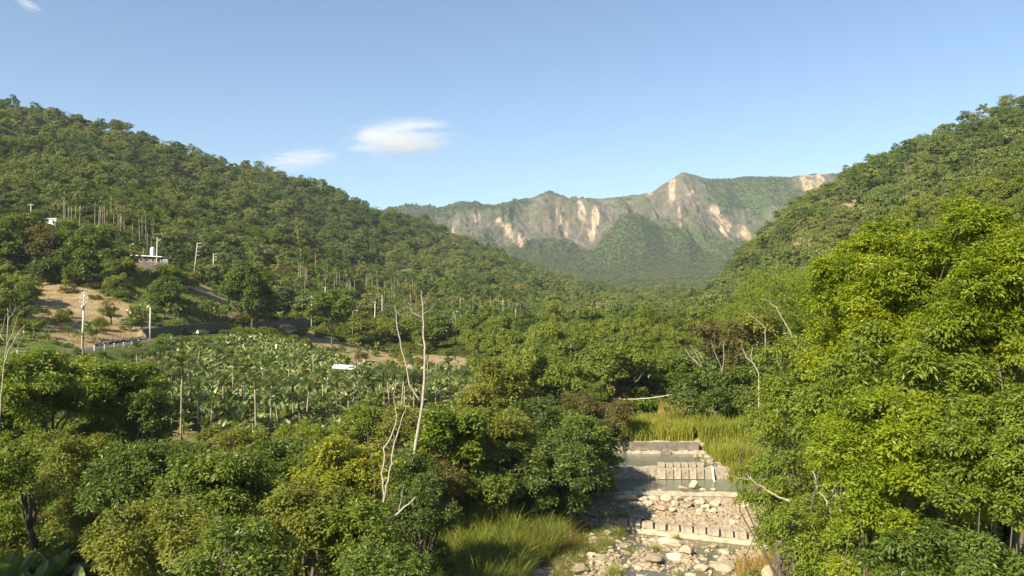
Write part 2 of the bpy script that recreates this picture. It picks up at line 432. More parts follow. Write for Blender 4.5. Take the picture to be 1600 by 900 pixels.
def masks(x, y):
    u = uv(x, np.maximum(y, 15)); Y = y
    n = fbm(x / 6, y / 6, 4, 41)
    soil = np.zeros(np.shape(x))
    for f, s in ((brown_slope, 1.0), (brown_terrace, .92), (brown_patch, .95), (in_field, .5)):
        soil = np.where(f(u, Y), np.clip(s + (n - .5) * .7, 0, 1), soil)
    for (bu, bY, ru, rY) in BAREW:
        d = ((u - bu) / ru) ** 2 + ((Y - bY) / rY) ** 2
        soil = np.maximum(soil, 1.2 * (1 - sstep(.5, 1.3, d + (n - .5) * .8)))
    cx = np.interp(y, SY, SCX); hw = np.interp(y, SY, SHW)
    gravel = (1 - sstep(.5, 3.5, np.abs(x - cx) - hw)) * (1 - sstep(90, 96, y))
    return np.clip(soil, 0, 1), gravel

# landslip scars and bare cliffs on the far range: px, py, half width, half height, lean
SCARS = [(881, 348, 8, 26, .18), (928, 345, 9, 34, -.10), (908, 330, 10, 16, .15), (1050, 300, 8, 26, -.12), (1078, 301, 9, 4, -.5), (1062, 335, 4, 26, .1), (1128, 345, 13, 26, .45),
         (1165, 365, 12, 14, .5), (1185, 374, 12, 14, .2), (1268, 287, 16, 12, .1), (1283, 283, 10, 16, .1), (1258, 275, 8, 7, .1), (795, 366, 12, 20, .25), (782, 350, 10, 10, .2), (813, 375, 4, 14, .1),
         (705, 360, 10, 7, 0), (700, 366, 4, 6, .1), (1013, 303, 9, 4, 0), (745, 343, 8, 8, 0), (870, 330, 4, 10, 0), (955, 372, 9, 7, .1), (1203, 362, 5, 12, .1)]
CLIFFS = [(860, 348, 58, 46), (930, 348, 60, 50), (1000, 345, 55, 42), (1065, 305, 44, 48), (1085, 350, 52, 38), (1150, 355, 44, 30), (795, 362, 42, 30), (1040, 300, 34, 26),
          (1275, 283, 36, 18), (1195, 370, 42, 24), (715, 354, 52, 15), (745, 345, 44, 20), (1015, 308, 34, 18), (945, 378, 40, 22), (1120, 385, 30, 14), (830, 372, 36, 22), (885, 375, 40, 24), (1215, 335, 22, 12)]

def strip_patch(name, rows, cols_u, mat, extra=None):
    """a sheet of ground laid out along lines of sight, rows are distances"""
    Yg, Ug = np.meshgrid(rows, cols_u, indexing='ij')
    X = (Ug - 800) / F * Yg
    Z = H(X, Yg)
    nR, nC = X.shape
    idx = np.arange(nR * nC).reshape(nR, nC)
    q = np.stack([idx[:-1, :-1], idx[:-1, 1:], idx[1:, 1:], idx[1:, :-1]], -1).reshape(-1, 4)
    b = Buf(); b.add(np.stack([X, Yg, Z], -1).reshape(-1, 3), q)
    me = b.mesh(name, mat, smooth=True)
    for k, fn in (extra or {}).items():
        a = me.attributes.new(k, 'FLOAT', 'POINT'); a.data.foreach_set("value", fn(X, Yg, Z).astype(np.float32).ravel())
    o = bpy.data.objects.new(name, me); link(o)
    return o

def terrain_material():
    m, t, p, out = new_mat("ground")
    g = N(t, "ShaderNodeNewGeometry"); pos = g.outputs["Position"]
    n1 = noise_tex(t, .35, 6, .65, pos).outputs[0]; n2 = noise_tex(t, 2.2, 5, .65, pos).outputs[0]; n3 = noise_tex(t, .03, 5, .6, pos).outputs[0]
    grass = ramp_of(t, math_(t, 'ADD', math_(t, 'MULTIPLY', n1, .6), math_(t, 'MULTIPLY', n2, .4)), [(0.3, (.035, .058, .014)), (0.5, (.075, .105, .022)), (0.68, (.15, .15, .045))])
    soil = ramp_of(t, math_(t, 'ADD', math_(t, 'MULTIPLY', n1, .55), math_(t, 'MULTIPLY', n2, .45)), [(0.3, (.13, .085, .038)), (0.45, (.24, .180, .10)), (0.58, (.33, .26, .155)), (0.72, (.20, .19, .055))])
    grav = ramp_of(t, n2, [(0.3, (.14, .12, .075)), (0.5, (.32, .27, .18)), (0.7, (.50, .43, .31))])
    a1 = N(t, "ShaderNodeAttribute", attribute_name="soil").outputs["Fac"]
    a2 = N(t, "ShaderNodeAttribute", attribute_name="gravel").outputs["Fac"]
    c = mix(t, a1, grass, soil); c = mix(t, a2, c, grav)
    t.links.new(c, p.inputs["Base Color"]); p.inputs["Roughness"].default_value = .95; p.inputs["Specular IOR Level"].default_value = .1
    b = N(t, "ShaderNodeBump"); b.inputs["Strength"].default_value = .8; b.inputs["Distance"].default_value = .25
    t.links.new(n2, b.inputs["Height"]); t.links.new(b.outputs[0], p.inputs["Normal"])
    return m

def mountain_material():
    m, t, p, out = new_mat("mountain")
    g = N(t, "ShaderNodeNewGeometry"); pos = g.outputs["Position"]
    mp = N(t, "ShaderNodeMapping"); mp.inputs["Scale"].default_value = (1, .35, .35); t.links.new(pos, mp.inputs[0])
    n1 = noise_tex(t, .02, 8, .65, pos).outputs[0]; n2 = noise_tex(t, .09, 7, .7, mp.outputs[0]).outputs[0]; n3 = noise_tex(t, .3, 4, .6, pos).outputs[0]
    green = ramp_of(t, n3, [(0.3, (.035, .058, .018)), (0.6, (.065, .088, .028)), (0.75, (.11, .12, .045))])
    rk = ramp_of(t, math_(t, 'ADD', math_(t, 'MULTIPLY', n1, .35), math_(t, 'MULTIPLY', n2, .65)), [(0.34, (.045, .046, .032)), (0.45, (.092, .080, .060)), (0.55, (.145, .118, .092)), (0.68, (.23, .185, .145))])
    sc = ramp_of(t, n2, [(0.35, (.17, .125, .085)), (0.5, (.30, .23, .16)), (0.65, (.48, .38, .27))])
    a1 = N(t, "ShaderNodeAttribute", attribute_name="rock").outputs["Fac"]; a2 = N(t, "ShaderNodeAttribute", attribute_name="scar").outputs["Fac"]
    c = mix(t, a1, green, rk); c = mix(t, a2, c, sc)
    t.links.new(c, p.inputs["Base Color"]); p.inputs["Roughness"].default_value = .95; p.inputs["Specular IOR Level"].default_value = .1
    b = N(t, "ShaderNodeBump"); b.inputs["Strength"].default_value = .7; b.inputs["Distance"].default_value = 12
    t.links.new(math_(t, 'ADD', n2, math_(t, 'MULTIPLY', n3, .4)), b.inputs["Height"]); t.links.new(b.outputs[0], p.inputs["Normal"])
    return m

def rock_masks(X, Y, Z):
    u = 800 + F * X / Y; v = PY0 - F * Z / Y
    n = fbm(X / 28, Z / 22, 4, 51) - .5; n2 = fbm(X / 14, Z / 40, 4, 57) - .5
    far = sstep(2350, 2450, Y) * (1 - sstep(3020, 3060, Y))
    rock = np.zeros_like(X)
    for (cu, cv, ru, rv) in CLIFFS:
        d = ((u - cu) / ru) ** 2 + ((v - cv) / rv) ** 2
        rock = np.maximum(rock, 1 - sstep(.45, 1.25, d + n * 1.6 + n2 * .7))
    veg = sstep(.50, .60, fbm(X / 22, Z / 44, 4, 63)) * .5
    rock = rock * (1 - veg)
    scar = np.zeros_like(X)
    for (cu, cv, ru, rv, lean) in SCARS:
        dx = (u - cu) - lean * (v - cv)
        d = (dx / ru / .82) ** 2 + ((v - cv) / rv) ** 2
        scar = np.maximum(scar, (1 - sstep(.4, .95, d + n * 2.0 + n2 * 2.6)))
    return rock * far, scar * far

rowsA = np.concatenate([np.arange(4, 40, 2.0), np.arange(40, 100, .35), np.arange(100, 320, 1.2), np.exp(np.linspace(math.log(320), math.log(1900), 240))])
colsA = np.concatenate([np.arange(-6000, -1200, 300), np.arange(-1200, -200, 40), np.arange(-200, 820, 8), np.arange(820, 1220, 3), np.arange(1220, 1800, 8), np.arange(1800, 2600, 40), np.arange(2600, 7700, 300)])
g_o = strip_patch("ground", rowsA, colsA, terrain_material(), {"soil": lambda X, Y, Z: masks(X, Y)[0], "gravel": lambda X, Y, Z: masks(X, Y)[1]})
tag(g_o, kind="structure")
# the same ground carried on behind the camera
b = Buf(); xs = np.linspace(-400, 400, 60); ys = np.linspace(-120, 4, 12)
Xg, Yg = np.meshgrid(xs, ys); Zg = np.full_like(Xg, -20.0)
edge = Yg > 3.9
Zg = np.where(edge, H(Xg, np.full_like(Xg, 4.0)) - .05, -20.4)
ii = np.arange(Xg.size).reshape(Xg.shape)
b.add(np.stack([Xg, Yg, Zg], -1).reshape(-1, 3), np.stack([ii[:-1, :-1], ii[:-1, 1:], ii[1:, 1:], ii[1:, :-1]], -1).reshape(-1, 4))
o = b.obj("valley_floor", g_o.data.materials[0]); tag(o, kind="structure")

rowsB = np.concatenate([np.arange(1900, 2300, 14), np.arange(2300, 3060, 5.0), np.arange(3060, 3620, 40)])
colsB = np.concatenate([np.arange(-1200, 560, 40), np.arange(560, 1420, 2.0), np.arange(1420, 2600, 40)])
m_o = strip_patch("mountain", rowsB, colsB, mountain_material(), {"rock": lambda X, Y, Z: rock_masks(X, Y, Z)[0], "scar": lambda X, Y, Z: rock_masks(X, Y, Z)[1]})
tag(m_o, kind="structure")

# the road
b = Buf(); P = []
for i in range(len(ROAD) - 1):
    for k in range(6):
        t = k / 6; P.append((ROAD[i] * (1 - t) + ROAD[i + 1] * t, ROAD_Z[i] * (1 - t) + ROAD_Z[i + 1] * t))
P = [(np.array(p), z) for p, z in P]
pp = np.array([p for p, z in P]); tn = np.gradient(pp, axis=0); tn /= np.linalg.norm(tn, axis=1)[:, None]; nr_ = np.stack([-tn[:, 1], tn[:, 0]], 1)
zz = np.array([z for p, z in P])
def offset_line(d, dz): return np.column_stack([pp + nr_ * d, zz + dz])
Lr, Rr = offset_line(3.0, .06), offset_line(-3.0, .06)
n = len(Lr); b.add(np.vstack([Lr, Rr]), [(n + i, n + i + 1, i + 1, i) for i in range(n - 1)])
o = b.obj("road", M['asphalt']); tag(o, kind="structure")

# ------------------------------------------------------------------ water
def water_mat(name, c1, c2, rough):
    m, t, p, out = new_mat(name)
    g = N(t, "ShaderNodeNewGeometry")
    n = noise_tex(t, .8, 4, .6, g.outputs["Position"]); n2 = noise_tex(t, 5.0, 3, .6, g.outputs["Position"])
    t.links.new(ramp_of(t, n.outputs[0], [(0.35, c1), (0.65, c2)]), p.inputs["Base Color"])
    p.inputs["Roughness"].default_value = rough; p.inputs["IOR"].default_value = 1.33; p.inputs["Specular IOR Level"].default_value = .6
    b = N(t, "ShaderNodeBump"); b.inputs["Strength"].default_value = .25; b.inputs["Distance"].default_value = .05
    t.links.new(n2.outputs[0], b.inputs["Height"]); t.links.new(b.outputs[0], p.inputs["Normal"])
    return m
M['water'] = water_mat("water", (.085, .085, .045), (.12, .115, .065), .08)
M['green_water'] = water_mat("green_water", (.11, .125, .085), (.15, .16, .115), .14)
def water(y0, y1, z, mat, w=3.5, s0=0.0, s1=0.0):
    b = Buf(); ys = np.linspace(y0, y1, 14); v = []
    for i, y in enumerate(ys):
        cx, hw = np.interp(y, SY, SCX), np.interp(y, SY, SHW) + w; sl = s0 + (s1 - s0) * i / 13
        v += [(cx - hw, y - sl * hw, z), (cx + hw, y + sl * hw, z)]
    b.add(v, [(2 * i, 2 * i + 1, 2 * i + 3, 2 * i + 2) for i in range(13)])
    tag(b.obj("water", mat), kind="structure")
water(5, 67.7, -20.05, M['water'], 3, 0, -.40)
water(68.2, 75.0, -19.36, M['water'], 3.5, -.40, -.07)
water(75.6, 81.2, -18.25, M['green_water'], 3.5, -.07, 0)
water(81.8, 88.8, -17.13, M['green_water'])

# ------------------------------------------------------------------ dams across the stream
def rough_block(b, cx, y, z0, w, d, h, mat=0, taper=.08, j=.02):
    r = lambda: random.uniform(-j, j)
    v = []
    for z, s in ((z0, 1), (z0 + h * .93, 1 - taper * .5), (z0 + h, 1 - taper * 1.5)):
        for sx, sy in ((-1, -1), (1, -1), (1, 1), (-1, 1)):
            v.append((cx + sx * w / 2 * s + r(), y + sy * d / 2 * s + r(), z + r()))
    q = [(3, 2, 1, 0), (8, 9, 10, 11)]
    for k in (0, 4):
        for i in range(4): q.append((k + i, k + (i + 1) % 4, k + 4 + (i + 1) % 4, k + 4 + i))
    b.add(v, q, mat=mat)

def wall_strip(b, pts_bot, z0s, z1s, thick, mat=0, seg=1):
    """upright slab following a line; thick goes away from the viewer"""
    n = len(pts_bot); v = []
    for (x, y), a, c in zip(pts_bot, z0s, z1s):
        v += [(x, y, a), (x, y, c), (x, y + thick, c), (x, y + thick, a)]
    q = []
    for i in range(n - 1):
        for k in range(4): q.append((4 * i + k, 4 * i + 4 + k, 4 * i + 4 + (k + 1) % 4, 4 * i + (k + 1) % 4))
    q += [(3, 2, 1, 0), (4 * n - 4, 4 * n - 3, 4 * n - 2, 4 * n - 1)]
    b.add(v, q, mat=mat)

def dam(name, label, y, z_bot, z_top, x0, x1, slope, thick, mat):
    r = empty(name, ((x0 + x1) / 2, y, z_bot)); tag(r, label, "check dam")
    xc = (x0 + x1) / 2; b = Buf(); xs = np.linspace(x0, x1, 34)
    wall_strip(b, [(x - xc, slope * (x - xc)) for x in xs], [-.8] * 34, [z_top - z_bot + random.uniform(-.07, .05) for _ in xs], thick)
    b.obj("sill", mat, r)
    return r, xc
# lowest: a row of blocks on a sill
r, xc = dam("check_dam", "lowest check dam, long tilted row of square concrete teeth above the shallow rocky pools", 67.2, -20.1, -19.62, 6.5, 21, -.40, .9, M['pale_concrete'])
x = 9.7 - xc
while x < 20.5 - xc:
    bb = Buf(); w = random.uniform(.92, .97); rough_block(bb, 0, 0, 0, w, .75, random.uniform(.48, .62), j=.03, taper=.04)
    o = bb.obj("baffle_block", M['concrete'], r, (x, -.40 * x + .47, .485)); o.rotation_euler = (0, 0, -.36 + random.uniform(-.05, .05)); x += 1.03
# second: plain crest, bleached in the middle
r, xc = dam("check_dam", "plain low check dam with a broad pale crest holding the green pool", 75.0, -19.4, -18.3, 7.5, 24, -.07, .8, M['concrete'])
bb = Buf(); xs = np.linspace(10.7 - xc, 23.5 - xc, 14)
wall_strip(bb, [(x, -.07 * x - .06) for x in xs], [.93] * 14, [1.16 + random.uniform(-.02, .03) for _ in xs], 1.0)
bb.obj("crest_slab", M['pale_concrete'], r)
# third: tall face with six teeth
r, xc = dam("check_dam", "tall check dam with six rounded teeth on top, beside the small white cascade", 81.0, -18.6, -17.09, 9.5, 27, 0, .9, M['concrete'])
for i in range(6):
    bb = Buf(); rough_block(bb, 0, 0, 0, .66, .8, .42, taper=.03)
    bb.obj("baffle_block", M['concrete'], r, (15.35 + i * .79 - xc, .42, 1.505))
    bb = Buf(); bb.box(-.33, .33, -.14, 0, 0, 1.03); bb.obj("face_panel", M['pale_concrete'] if i % 2 == 0 else M['concrete'], r, (15.35 + i * .79 - xc, -.004, .40))
# fourth: plain wall with a notch
r, xc = dam("check_dam", "farthest check dam, smooth grey wall with a notch, in front of tall reeds", 88.6, -17.6, -16.85, 13.0, 21.8, 0, .8, M['pale_concrete'])
bb = Buf(); wall_strip(bb, [(x - xc, .35) for x in np.linspace(13.2, 21.0, 8)], [.745] * 8, [1.62] * 8, .6); bb.obj("upper_wall", M['grey_concrete'], r)
bb = Buf(); bb.box(-.55, .55, -.35, -.02, 0, .42); bb.obj("spillway", M['grey_concrete'], r, (17.2 - xc, 0, .37))
# the little cascade
bb = Buf(); xs = np.linspace(20.35, 20.62, 9)
v = []
for x in xs:
    for k, (dy, dz) in enumerate(((.25, -17.04), (-.12, -17.06), (-.35, -17.7), (-.6, -18.22), (-1.3, -18.23))):
        v.append((x + random.uniform(-.015, .015) * k, 81.0 + dy, dz + random.uniform(-.01, .01)))
bb.add(v, [(i * 5 + k, i * 5 + 5 + k, i * 5 + 6 + k, i * 5 + 1 + k) for i in range(8) for k in range(4)])
M['foam'] = plain("foam", (.30, .33, .32), (.55, .57, .57), 9, .35)
o = bb.obj("waterfall", M['foam'], smooth=True); tag(o, "small white cascade falling beside the six dam teeth", "waterfall")

# ------------------------------------------------------------------ rocks
def rock_mesh(name, seed, mat, sub=3):
    bm = bmesh.new(); bmesh.ops.create_icosphere(bm, subdivisions=sub, radius=1)
    rs = random.Random(seed); planes = []
    for _ in range(14):
        d = Vector((rs.gauss(0, 1), rs.gauss(0, 1), rs.gauss(0, .8))).normalized(); planes.append((d, rs.uniform(.5, .85)))
    off = Vector((seed * 3.1, seed * 1.7, 0))
    for v in bm.verts:
        p = v.co.copy()
        for d, h in planes:
            k = p.dot(d)
            if k > h: p -= d * (k - h) * .92
        p *= 1 + .14 * mnoise.noise(p * 1.8 + off) + .05 * mnoise.noise(p * 5 + off)
        p.z *= .56
        v.co = p
    me = bpy.data.meshes.new(name); bm.to_mesh(me); bm.free(); me.materials.append(mat)
    return me
ROCKS = [rock_mesh("boulder", i, M['rock']) for i in range(7)]
STONES = [rock_mesh("stone", 20 + i, M['rock'], 2) for i in range(4)]
RED = rock_mesh("boulder", 31, M['red_rock']); RED2 = rock_mesh("boulder", 33, M['red_rock'])
def rock(me, px, py, Y, wpx, hpx, label, group=None, sink=.25, name="boulder"):
    """a boulder whose base shows at (px, py) at distance Y"""
    x = (px - 800) / F * Y; z = float(H(x, Y))
    if 75.3 < Y < 81: z = max(z, -18.34)
    elif 81.5 < Y < 88.5: z = max(z, -17.2)
    s = wpx / F * Y / 2; h = hpx / F * Y / 2 / .62
    o = bpy.data.objects.new(name, me); link(o); o.location = (x, Y, z + h * .62 * (1 - sink * 1.6)); o.scale = (s, s * .85, h)
    o.rotation_euler = (random.uniform(-.15, .15), random.uniform(-.15, .15), random.uniform(-.5, .5)); tag(o, label, "boulder", group); return o
def yz(py, z): return -z * F / (py - PY0)
SPEC = [
 (RED, 869, 834, 67.5, 19, 15, "reddish boulder sitting alone in the green grass of the left bank"),
 (ROCKS[0], 905, 890, yz(888, -19.9), 42, 17, "large grey tan boulder at the bottom left of the stream bed"),
 (ROCKS[1], 1048, 852, yz(850, -19.9), 44, 18, "wide flat topped boulder with yellow moss just below the lowest dam"),
 (RED2, 1074, 860, yz(862, -19.9), 28, 18, "grey pointed boulder leaning by the moss topped one"),
 (ROCKS[2], 1093, 884, yz(884, -19.9), 28, 14, "grey rounded boulder right of mid stream near small cobbles"),
 (ROCKS[3], 1098, 868, yz(869, -19.9), 15, 9, "bright white boulder with water around it"),
 (ROCKS[4], 975, 847, yz(847, -19.9), 32, 10, "low pale slab of rock beside the tuft of grass under the lowest dam"),
 (ROCKS[5], 924, 862, yz(864, -19.7), 10, 9, "small round white boulder on the grassy left bank"),
 (ROCKS[6], 1083, 764, 77.0, 22, 20, "sharp pointed pale boulder standing in the green pool"),
 (RED, 1066, 766, 76.6, 16, 11, "reddish low boulder left of the pointed one in the green pool"),
 (ROCKS[1], 1098, 767, 76.3, 12, 7, "small rounded boulder right of the pointed one in the pool"),
 (ROCKS[2], 1113, 768, 76.4, 11, 6, "lone little boulder in the pool at its right end"),
 (ROCKS[0], 1041, 784, 74.0, 26, 13, "brown grey boulder leaning against the pale crest"),
 (RED2, 1036, 802, 71.8, 32, 11, "long brownish boulder lying between the two lower dams"),
 (ROCKS[3], 1053, 798, 72.2, 14, 13, "dark cornered boulder touching the long brownish one"),
 (ROCKS[5], 1073, 796, 72.6, 30, 9, "flat broad pale boulder between the two lower dams, right half"),
 (ROCKS[4], 1112, 800, 70.8, 14, 12, "square pale boulder at the right end of the lowest teeth"),
 (ROCKS[2], 1130, 855, yz(855, -19.7), 22, 14, "pale boulder under the overhanging leaves at the right edge of the stream"),
 (ROCKS[6], 935, 768, 79.0, 10, 6, "small shaded boulder against the bushes by the pool"),
 (ROCKS[0], 1087, 722, 86.0, 12, 12, "pale stacked rock by the reeds above the six dam teeth")]
for s in SPEC: rock(*s)
for px, py, Y, w, h in [(985, 783, 74.2, 26, 14), (1003, 786, 74.0, 20, 12), (1022, 782, 74.3, 22, 13), (968, 787, 74.0, 22, 12), (1060, 786, 73.9, 18, 9), (1078, 785, 74.0, 14, 9), (1092, 787, 73.8, 20, 8), (1012, 795, 73.0, 20, 10), (1050, 806, 71.2, 16, 9), (990, 800, 72.4, 18, 9), (1100, 797, 72.6, 18, 9),
                        (1030, 768, 76.3, 10, 5), (1006, 768, 76.5, 8, 4)]:
    rock(random.choice(ROCKS), px, py, Y, w, h, "pale boulder packed in the rubble between the two lower dams", "boulders between the two lower dams")
taken = [((s[1] - 800) / F * s[3], s[3], s[4] / F * s[3] / 2) for s in SPEC]
cnt = 0; tries = 0; small = []
while cnt < 265 and tries < 20000:
    tries += 1
    y = random.choice([random.uniform(47, 69), random.uniform(47, 69), random.uniform(70, 74.8)])
    cx, hw = np.interp(y, SY, SCX), np.interp(y, SY, SHW)
    x = random.uniform(cx - hw - 1, cx + hw + 1.5)
    r = min(1.0, .20 * random.paretovariate(1.8)) * 1.2
    if any((x - a) ** 2 + (y - c) ** 2 < (r * .85 + d * .9) ** 2 for a, c, d in taken): continue
    if 62 < y < 69 and abs(x - 14.5) < 3.4 and random.random() < .8: continue
    dl = y - (67.2 - .40 * (x - 13.75))
    if -.9 < dl < 1.5: continue
    taken.append((x, y, r)); z = float(H(x, y))
    o = bpy.data.objects.new("boulder", random.choice(ROCKS)); link(o)
    hz = random.uniform(.65, 1.0)
    wz = -20.05 if dl < 0 else -19.36
    o.location = (x, y, max(z, wz) + r * .62 * hz * .25); o.scale = (r, r * random.uniform(.7, 1.0), r * hz)
    o.rotation_euler = (random.uniform(-.2, .2), random.uniform(-.2, .2), random.uniform(0, 6.28))
    if dl < 0: tag(o, "pale cobble or boulder strewn in the shallows below the lowest dam", "boulder", "boulders in the shallows below the lowest dam")
    else: tag(o, "pale boulder packed in the rubble between the two lower dams", "boulder", "boulders between the two lower dams")
    cnt += 1

# ------------------------------------------------------------------ scattering of what nobody could count
def scatter(name, P, rot, scl, idx, sources, label=None, cat=None, group=None):
    P = np.asarray(P, np.float32).reshape(-1, 3)
    me = bpy.data.meshes.new(name); me.vertices.add(len(P)); me.vertices.foreach_set("co", P.ravel())
    a = me.attributes.new("rot", 'FLOAT_VECTOR', 'POINT'); a.data.foreach_set("vector", np.asarray(rot, np.float32).ravel())
    a = me.attributes.new("scl", 'FLOAT_VECTOR', 'POINT'); a.data.foreach_set("vector", np.asarray(scl, np.float32).ravel())
    a = me.attributes.new("idx", 'INT', 'POINT'); a.data.foreach_set("value", np.asarray(idx, np.int32).ravel())
    o = bpy.data.objects.new(name, me); link(o)
    ng = bpy.data.node_groups.new(name, 'GeometryNodeTree')
    ng.interface.new_socket(name="Geometry", in_out='INPUT', socket_type='NodeSocketGeometry')
    ng.interface.new_socket(name="Geometry", in_out='OUTPUT', socket_type='NodeSocketGeometry')
    gi = ng.nodes.new("NodeGroupInput"); go = ng.nodes.new("NodeGroupOutput")
    iop = ng.nodes.new("GeometryNodeInstanceOnPoints"); jg = ng.nodes.new("GeometryNodeJoinGeometry")
    for s in reversed(sources):
        oi = ng.nodes.new("GeometryNodeObjectInfo"); oi.transform_space = 'ORIGINAL'
        oi.inputs["Object"].default_value = s; oi.inputs["As Instance"].default_value = True
        ng.links.new(oi.outputs["Geometry"], jg.inputs[0])
    def attr(nm, dt):
        n = ng.nodes.new("GeometryNodeInputNamedAttribute"); n.data_type = dt; n.inputs["Name"].default_value = nm
        return [s for s in n.outputs if s.name == "Attribute" and s.enabled][0]
    e2r = ng.nodes.new("FunctionNodeEulerToRotation")
    ng.links.new(attr("rot", 'FLOAT_VECTOR'), e2r.inputs[0])
    ng.links.new(gi.outputs[0], iop.inputs["Points"]); ng.links.new(jg.outputs[0], iop.inputs["Instance"])
    iop.inputs["Pick Instance"].default_value = True
    ng.links.new(attr("idx", 'INT'), iop.inputs["Instance Index"]); ng.links.new(e2r.outputs[0], iop.inputs["Rotation"])
    ng.links.new(attr("scl", 'FLOAT_VECTOR'), iop.inputs["Scale"]); ng.links.new(iop.outputs[0], go.inputs[0])
    md = o.modifiers.new("scatter", 'NODES'); md.node_group = ng
    tag(o, label, cat, group, "stuff")
    return o

# small stones and gravel of the stream bed, one mesh
b = Buf()
sv = []
for me in STONES:
    v = np.zeros(len(me.vertices) * 3, np.float32); me.vertices.foreach_get("co", v); v = v.reshape(-1, 3)
    f = np.array([p.vertices[:] for p in me.polygons]); sv.append((v, f))
for k in range(9000):
    y = random.uniform(46, 75) if k % 9 else random.uniform(81.8, 88)
    cx, hw = np.interp(y, SY, SCX), np.interp(y, SY, SHW)
    x = random.uniform(cx - hw - 2.0, cx + hw + 2.0)
    dl = y - (67.2 - .40 * (x - 13.75))
    if -.7 < dl < 1.4: continue
    if y > 80 and x < cx + 1.5 + random.random() * 3: continue
    z = float(H(x, y)); wz = -20.05 if dl < 0 else (-19.36 if y < 76 else -17.12)
    if z < wz - .05 and random.random() < (.75 if y < 76 else 0): continue
    r = random.uniform(.06, .2) * random.choice([1, 1, 1.6]); v, f = sv[k % 4]; a = random.uniform(0, 6.28)
    if y > 80: r *= 1.8
    c, s = math.cos(a), math.sin(a)
    vv = v * np.array([r, r * .75, r * .8]); vv = np.column_stack([vv[:, 0] * c - vv[:, 1] * s, vv[:, 0] * s + vv[:, 1] * c, vv[:, 2]]) + np.array([x, y, max(z, wz) + r * .1])
    b.add(vv, t=f)
o = b.obj("gravel", M['rock'], smooth=True); tag(o, kind="stuff")

# rubble along the road below the brown slope
b = Buf()
for k in range(420):
    px = random.uniform(150, 228); Y = np.interp(px, [150, 228], [167, 187]) + random.uniform(-1, 4)
    x = (px - 800) / F * Y; z = float(H(x, Y)); r = random.uniform(.15, .55); v, f = sv[k % 4]
    b.add(v * r * np.array([1, .8, 1]) + np.array([x, Y, z + .1 * r + random.uniform(0, .6)]), t=f)
o = b.obj("rubble", M['dark_rock'], smooth=True); tag(o, kind="stuff")

# ------------------------------------------------------------------ leaves and trees
def unit(v): return v / (np.linalg.norm(v, axis=-1, keepdims=True) + 1e-9)
def add_leaves(b, c, t, n, L, W, fold=.15, tone=.5, mat=0):
    """rhombic folded leaves: base c, pointing t, facing n"""
    k = len(c); t = unit(t); s = unit(np.cross(n, t)); n = np.cross(t, s)
    L = np.broadcast_to(L, (k,))[:, None]; W = np.broadcast_to(W, (k,))[:, None]
    m = c + t * L * .45 + n * W * fold
    v = np.stack([c, m + s * W * .5, c + t * L - n * W * fold, m - s * W * .5], 1).reshape(-1, 3)
    b.add(v, np.arange(k * 4).reshape(k, 4), mat=mat, tone=np.clip(tone, 0, 1))

def crown_lobes(rng, rx, rz, n, flat=1.0, lobe=.42, low=-.55, gap=.0):
    """lobe centres over the shell of an ellipsoid, and their radii"""
    out = []
    for i in range(n):
        for _ in range(30):
            d = unit(rng.normal(size=3))
            if d[2] < low: continue
            c = d * np.array([rx, rx, rz]) * (rng.uniform(.5, .86) if rng.random() < .72 else rng.uniform(.84, 1.0))
            r = min(rx, rz) * lobe * rng.uniform(.5, 1.3)
            if all(np.linalg.norm((c - c2) / np.array([1, 1, .8])) > .62 * (r + r2) for c2, r2 in out): break
        out.append((c, r))
    return out

def card_crown(rng, rx, rz, cz, nl, per, size, lobe=.42, low=-.5, flat=.8, mat=0, b=None):
    """crown of leaf clumps facing outwards from its lobes, for trees seen from afar"""
    b = b or Buf()
    for c, r in crown_lobes(rng, rx, rz, nl, lobe=lobe, low=low):
        k = int(per * rng.uniform(.8, 1.2))
        d = unit(rng.normal(size=(k, 3))); d[:, 2] = np.where(d[:, 2] < -.45, -d[:, 2], d[:, 2]); d = unit(d)
        rr = r * (1 + .22 * np.sin(d[:, 0] * 7 + c[0] * 3) * np.cos(d[:, 1] * 6 + c[1]) + rng.normal(0, .10, k))
        p = np.array([0, 0, cz]) + c + d * rr[:, None] * np.array([1, 1, flat])
        n = unit(d + rng.normal(0, .45, (k, 3)) + np.array([0, 0, .25]))
        t = unit(np.cross(n, rng.normal(size=(k, 3))))
        tone = rng.normal(.5, .17, k) + rng.normal(0, .13)
        add_leaves(b, p - t * size * .4, t, n, size * rng.uniform(.7, 1.3, k), size * .8 * rng.uniform(.7, 1.3, k), .12, tone, mat)
    return b

def limb_path(rng, a, c, bend=.12, n=6):
    a = np.asarray(a, float); c = np.asarray(c, float); L = np.linalg.norm(c - a); t = np.linspace(0, 1, n)[:, None]
    o1 = rng.normal(0, bend * L, 3); o1[2] = abs(o1[2]) * .5
    return a + (c - a) * t + o1 * np.sin(t * math.pi) + rng.normal(0, bend * L * .18, (n, 3)) * np.sin(t * math.pi)

def tree_trunk(rng, h, r0, tips, fork=.35, b=None, k=7, mat=0, lean=(0, 0)):
    b = b or Buf(); top = np.array([lean[0], lean[1], h]); f = top * fork
    b.tube(limb_path(rng, (0, 0, -.6), f, .04, 5), np.linspace(r0 * 1.25, r0 * .8, 5), k, mat)
    for tp in tips:
        tp = np.asarray(tp); L = np.linalg.norm(tp - f)
        if L < .3: continue
        n = 6; s = r0 * rng.uniform(.35, .6)
        b.tube(limb_path(rng, f - np.array([0, 0, .1]), tp, .13, n), np.linspace(s, s * .18, n), max(4, k - 2), mat)
    return b

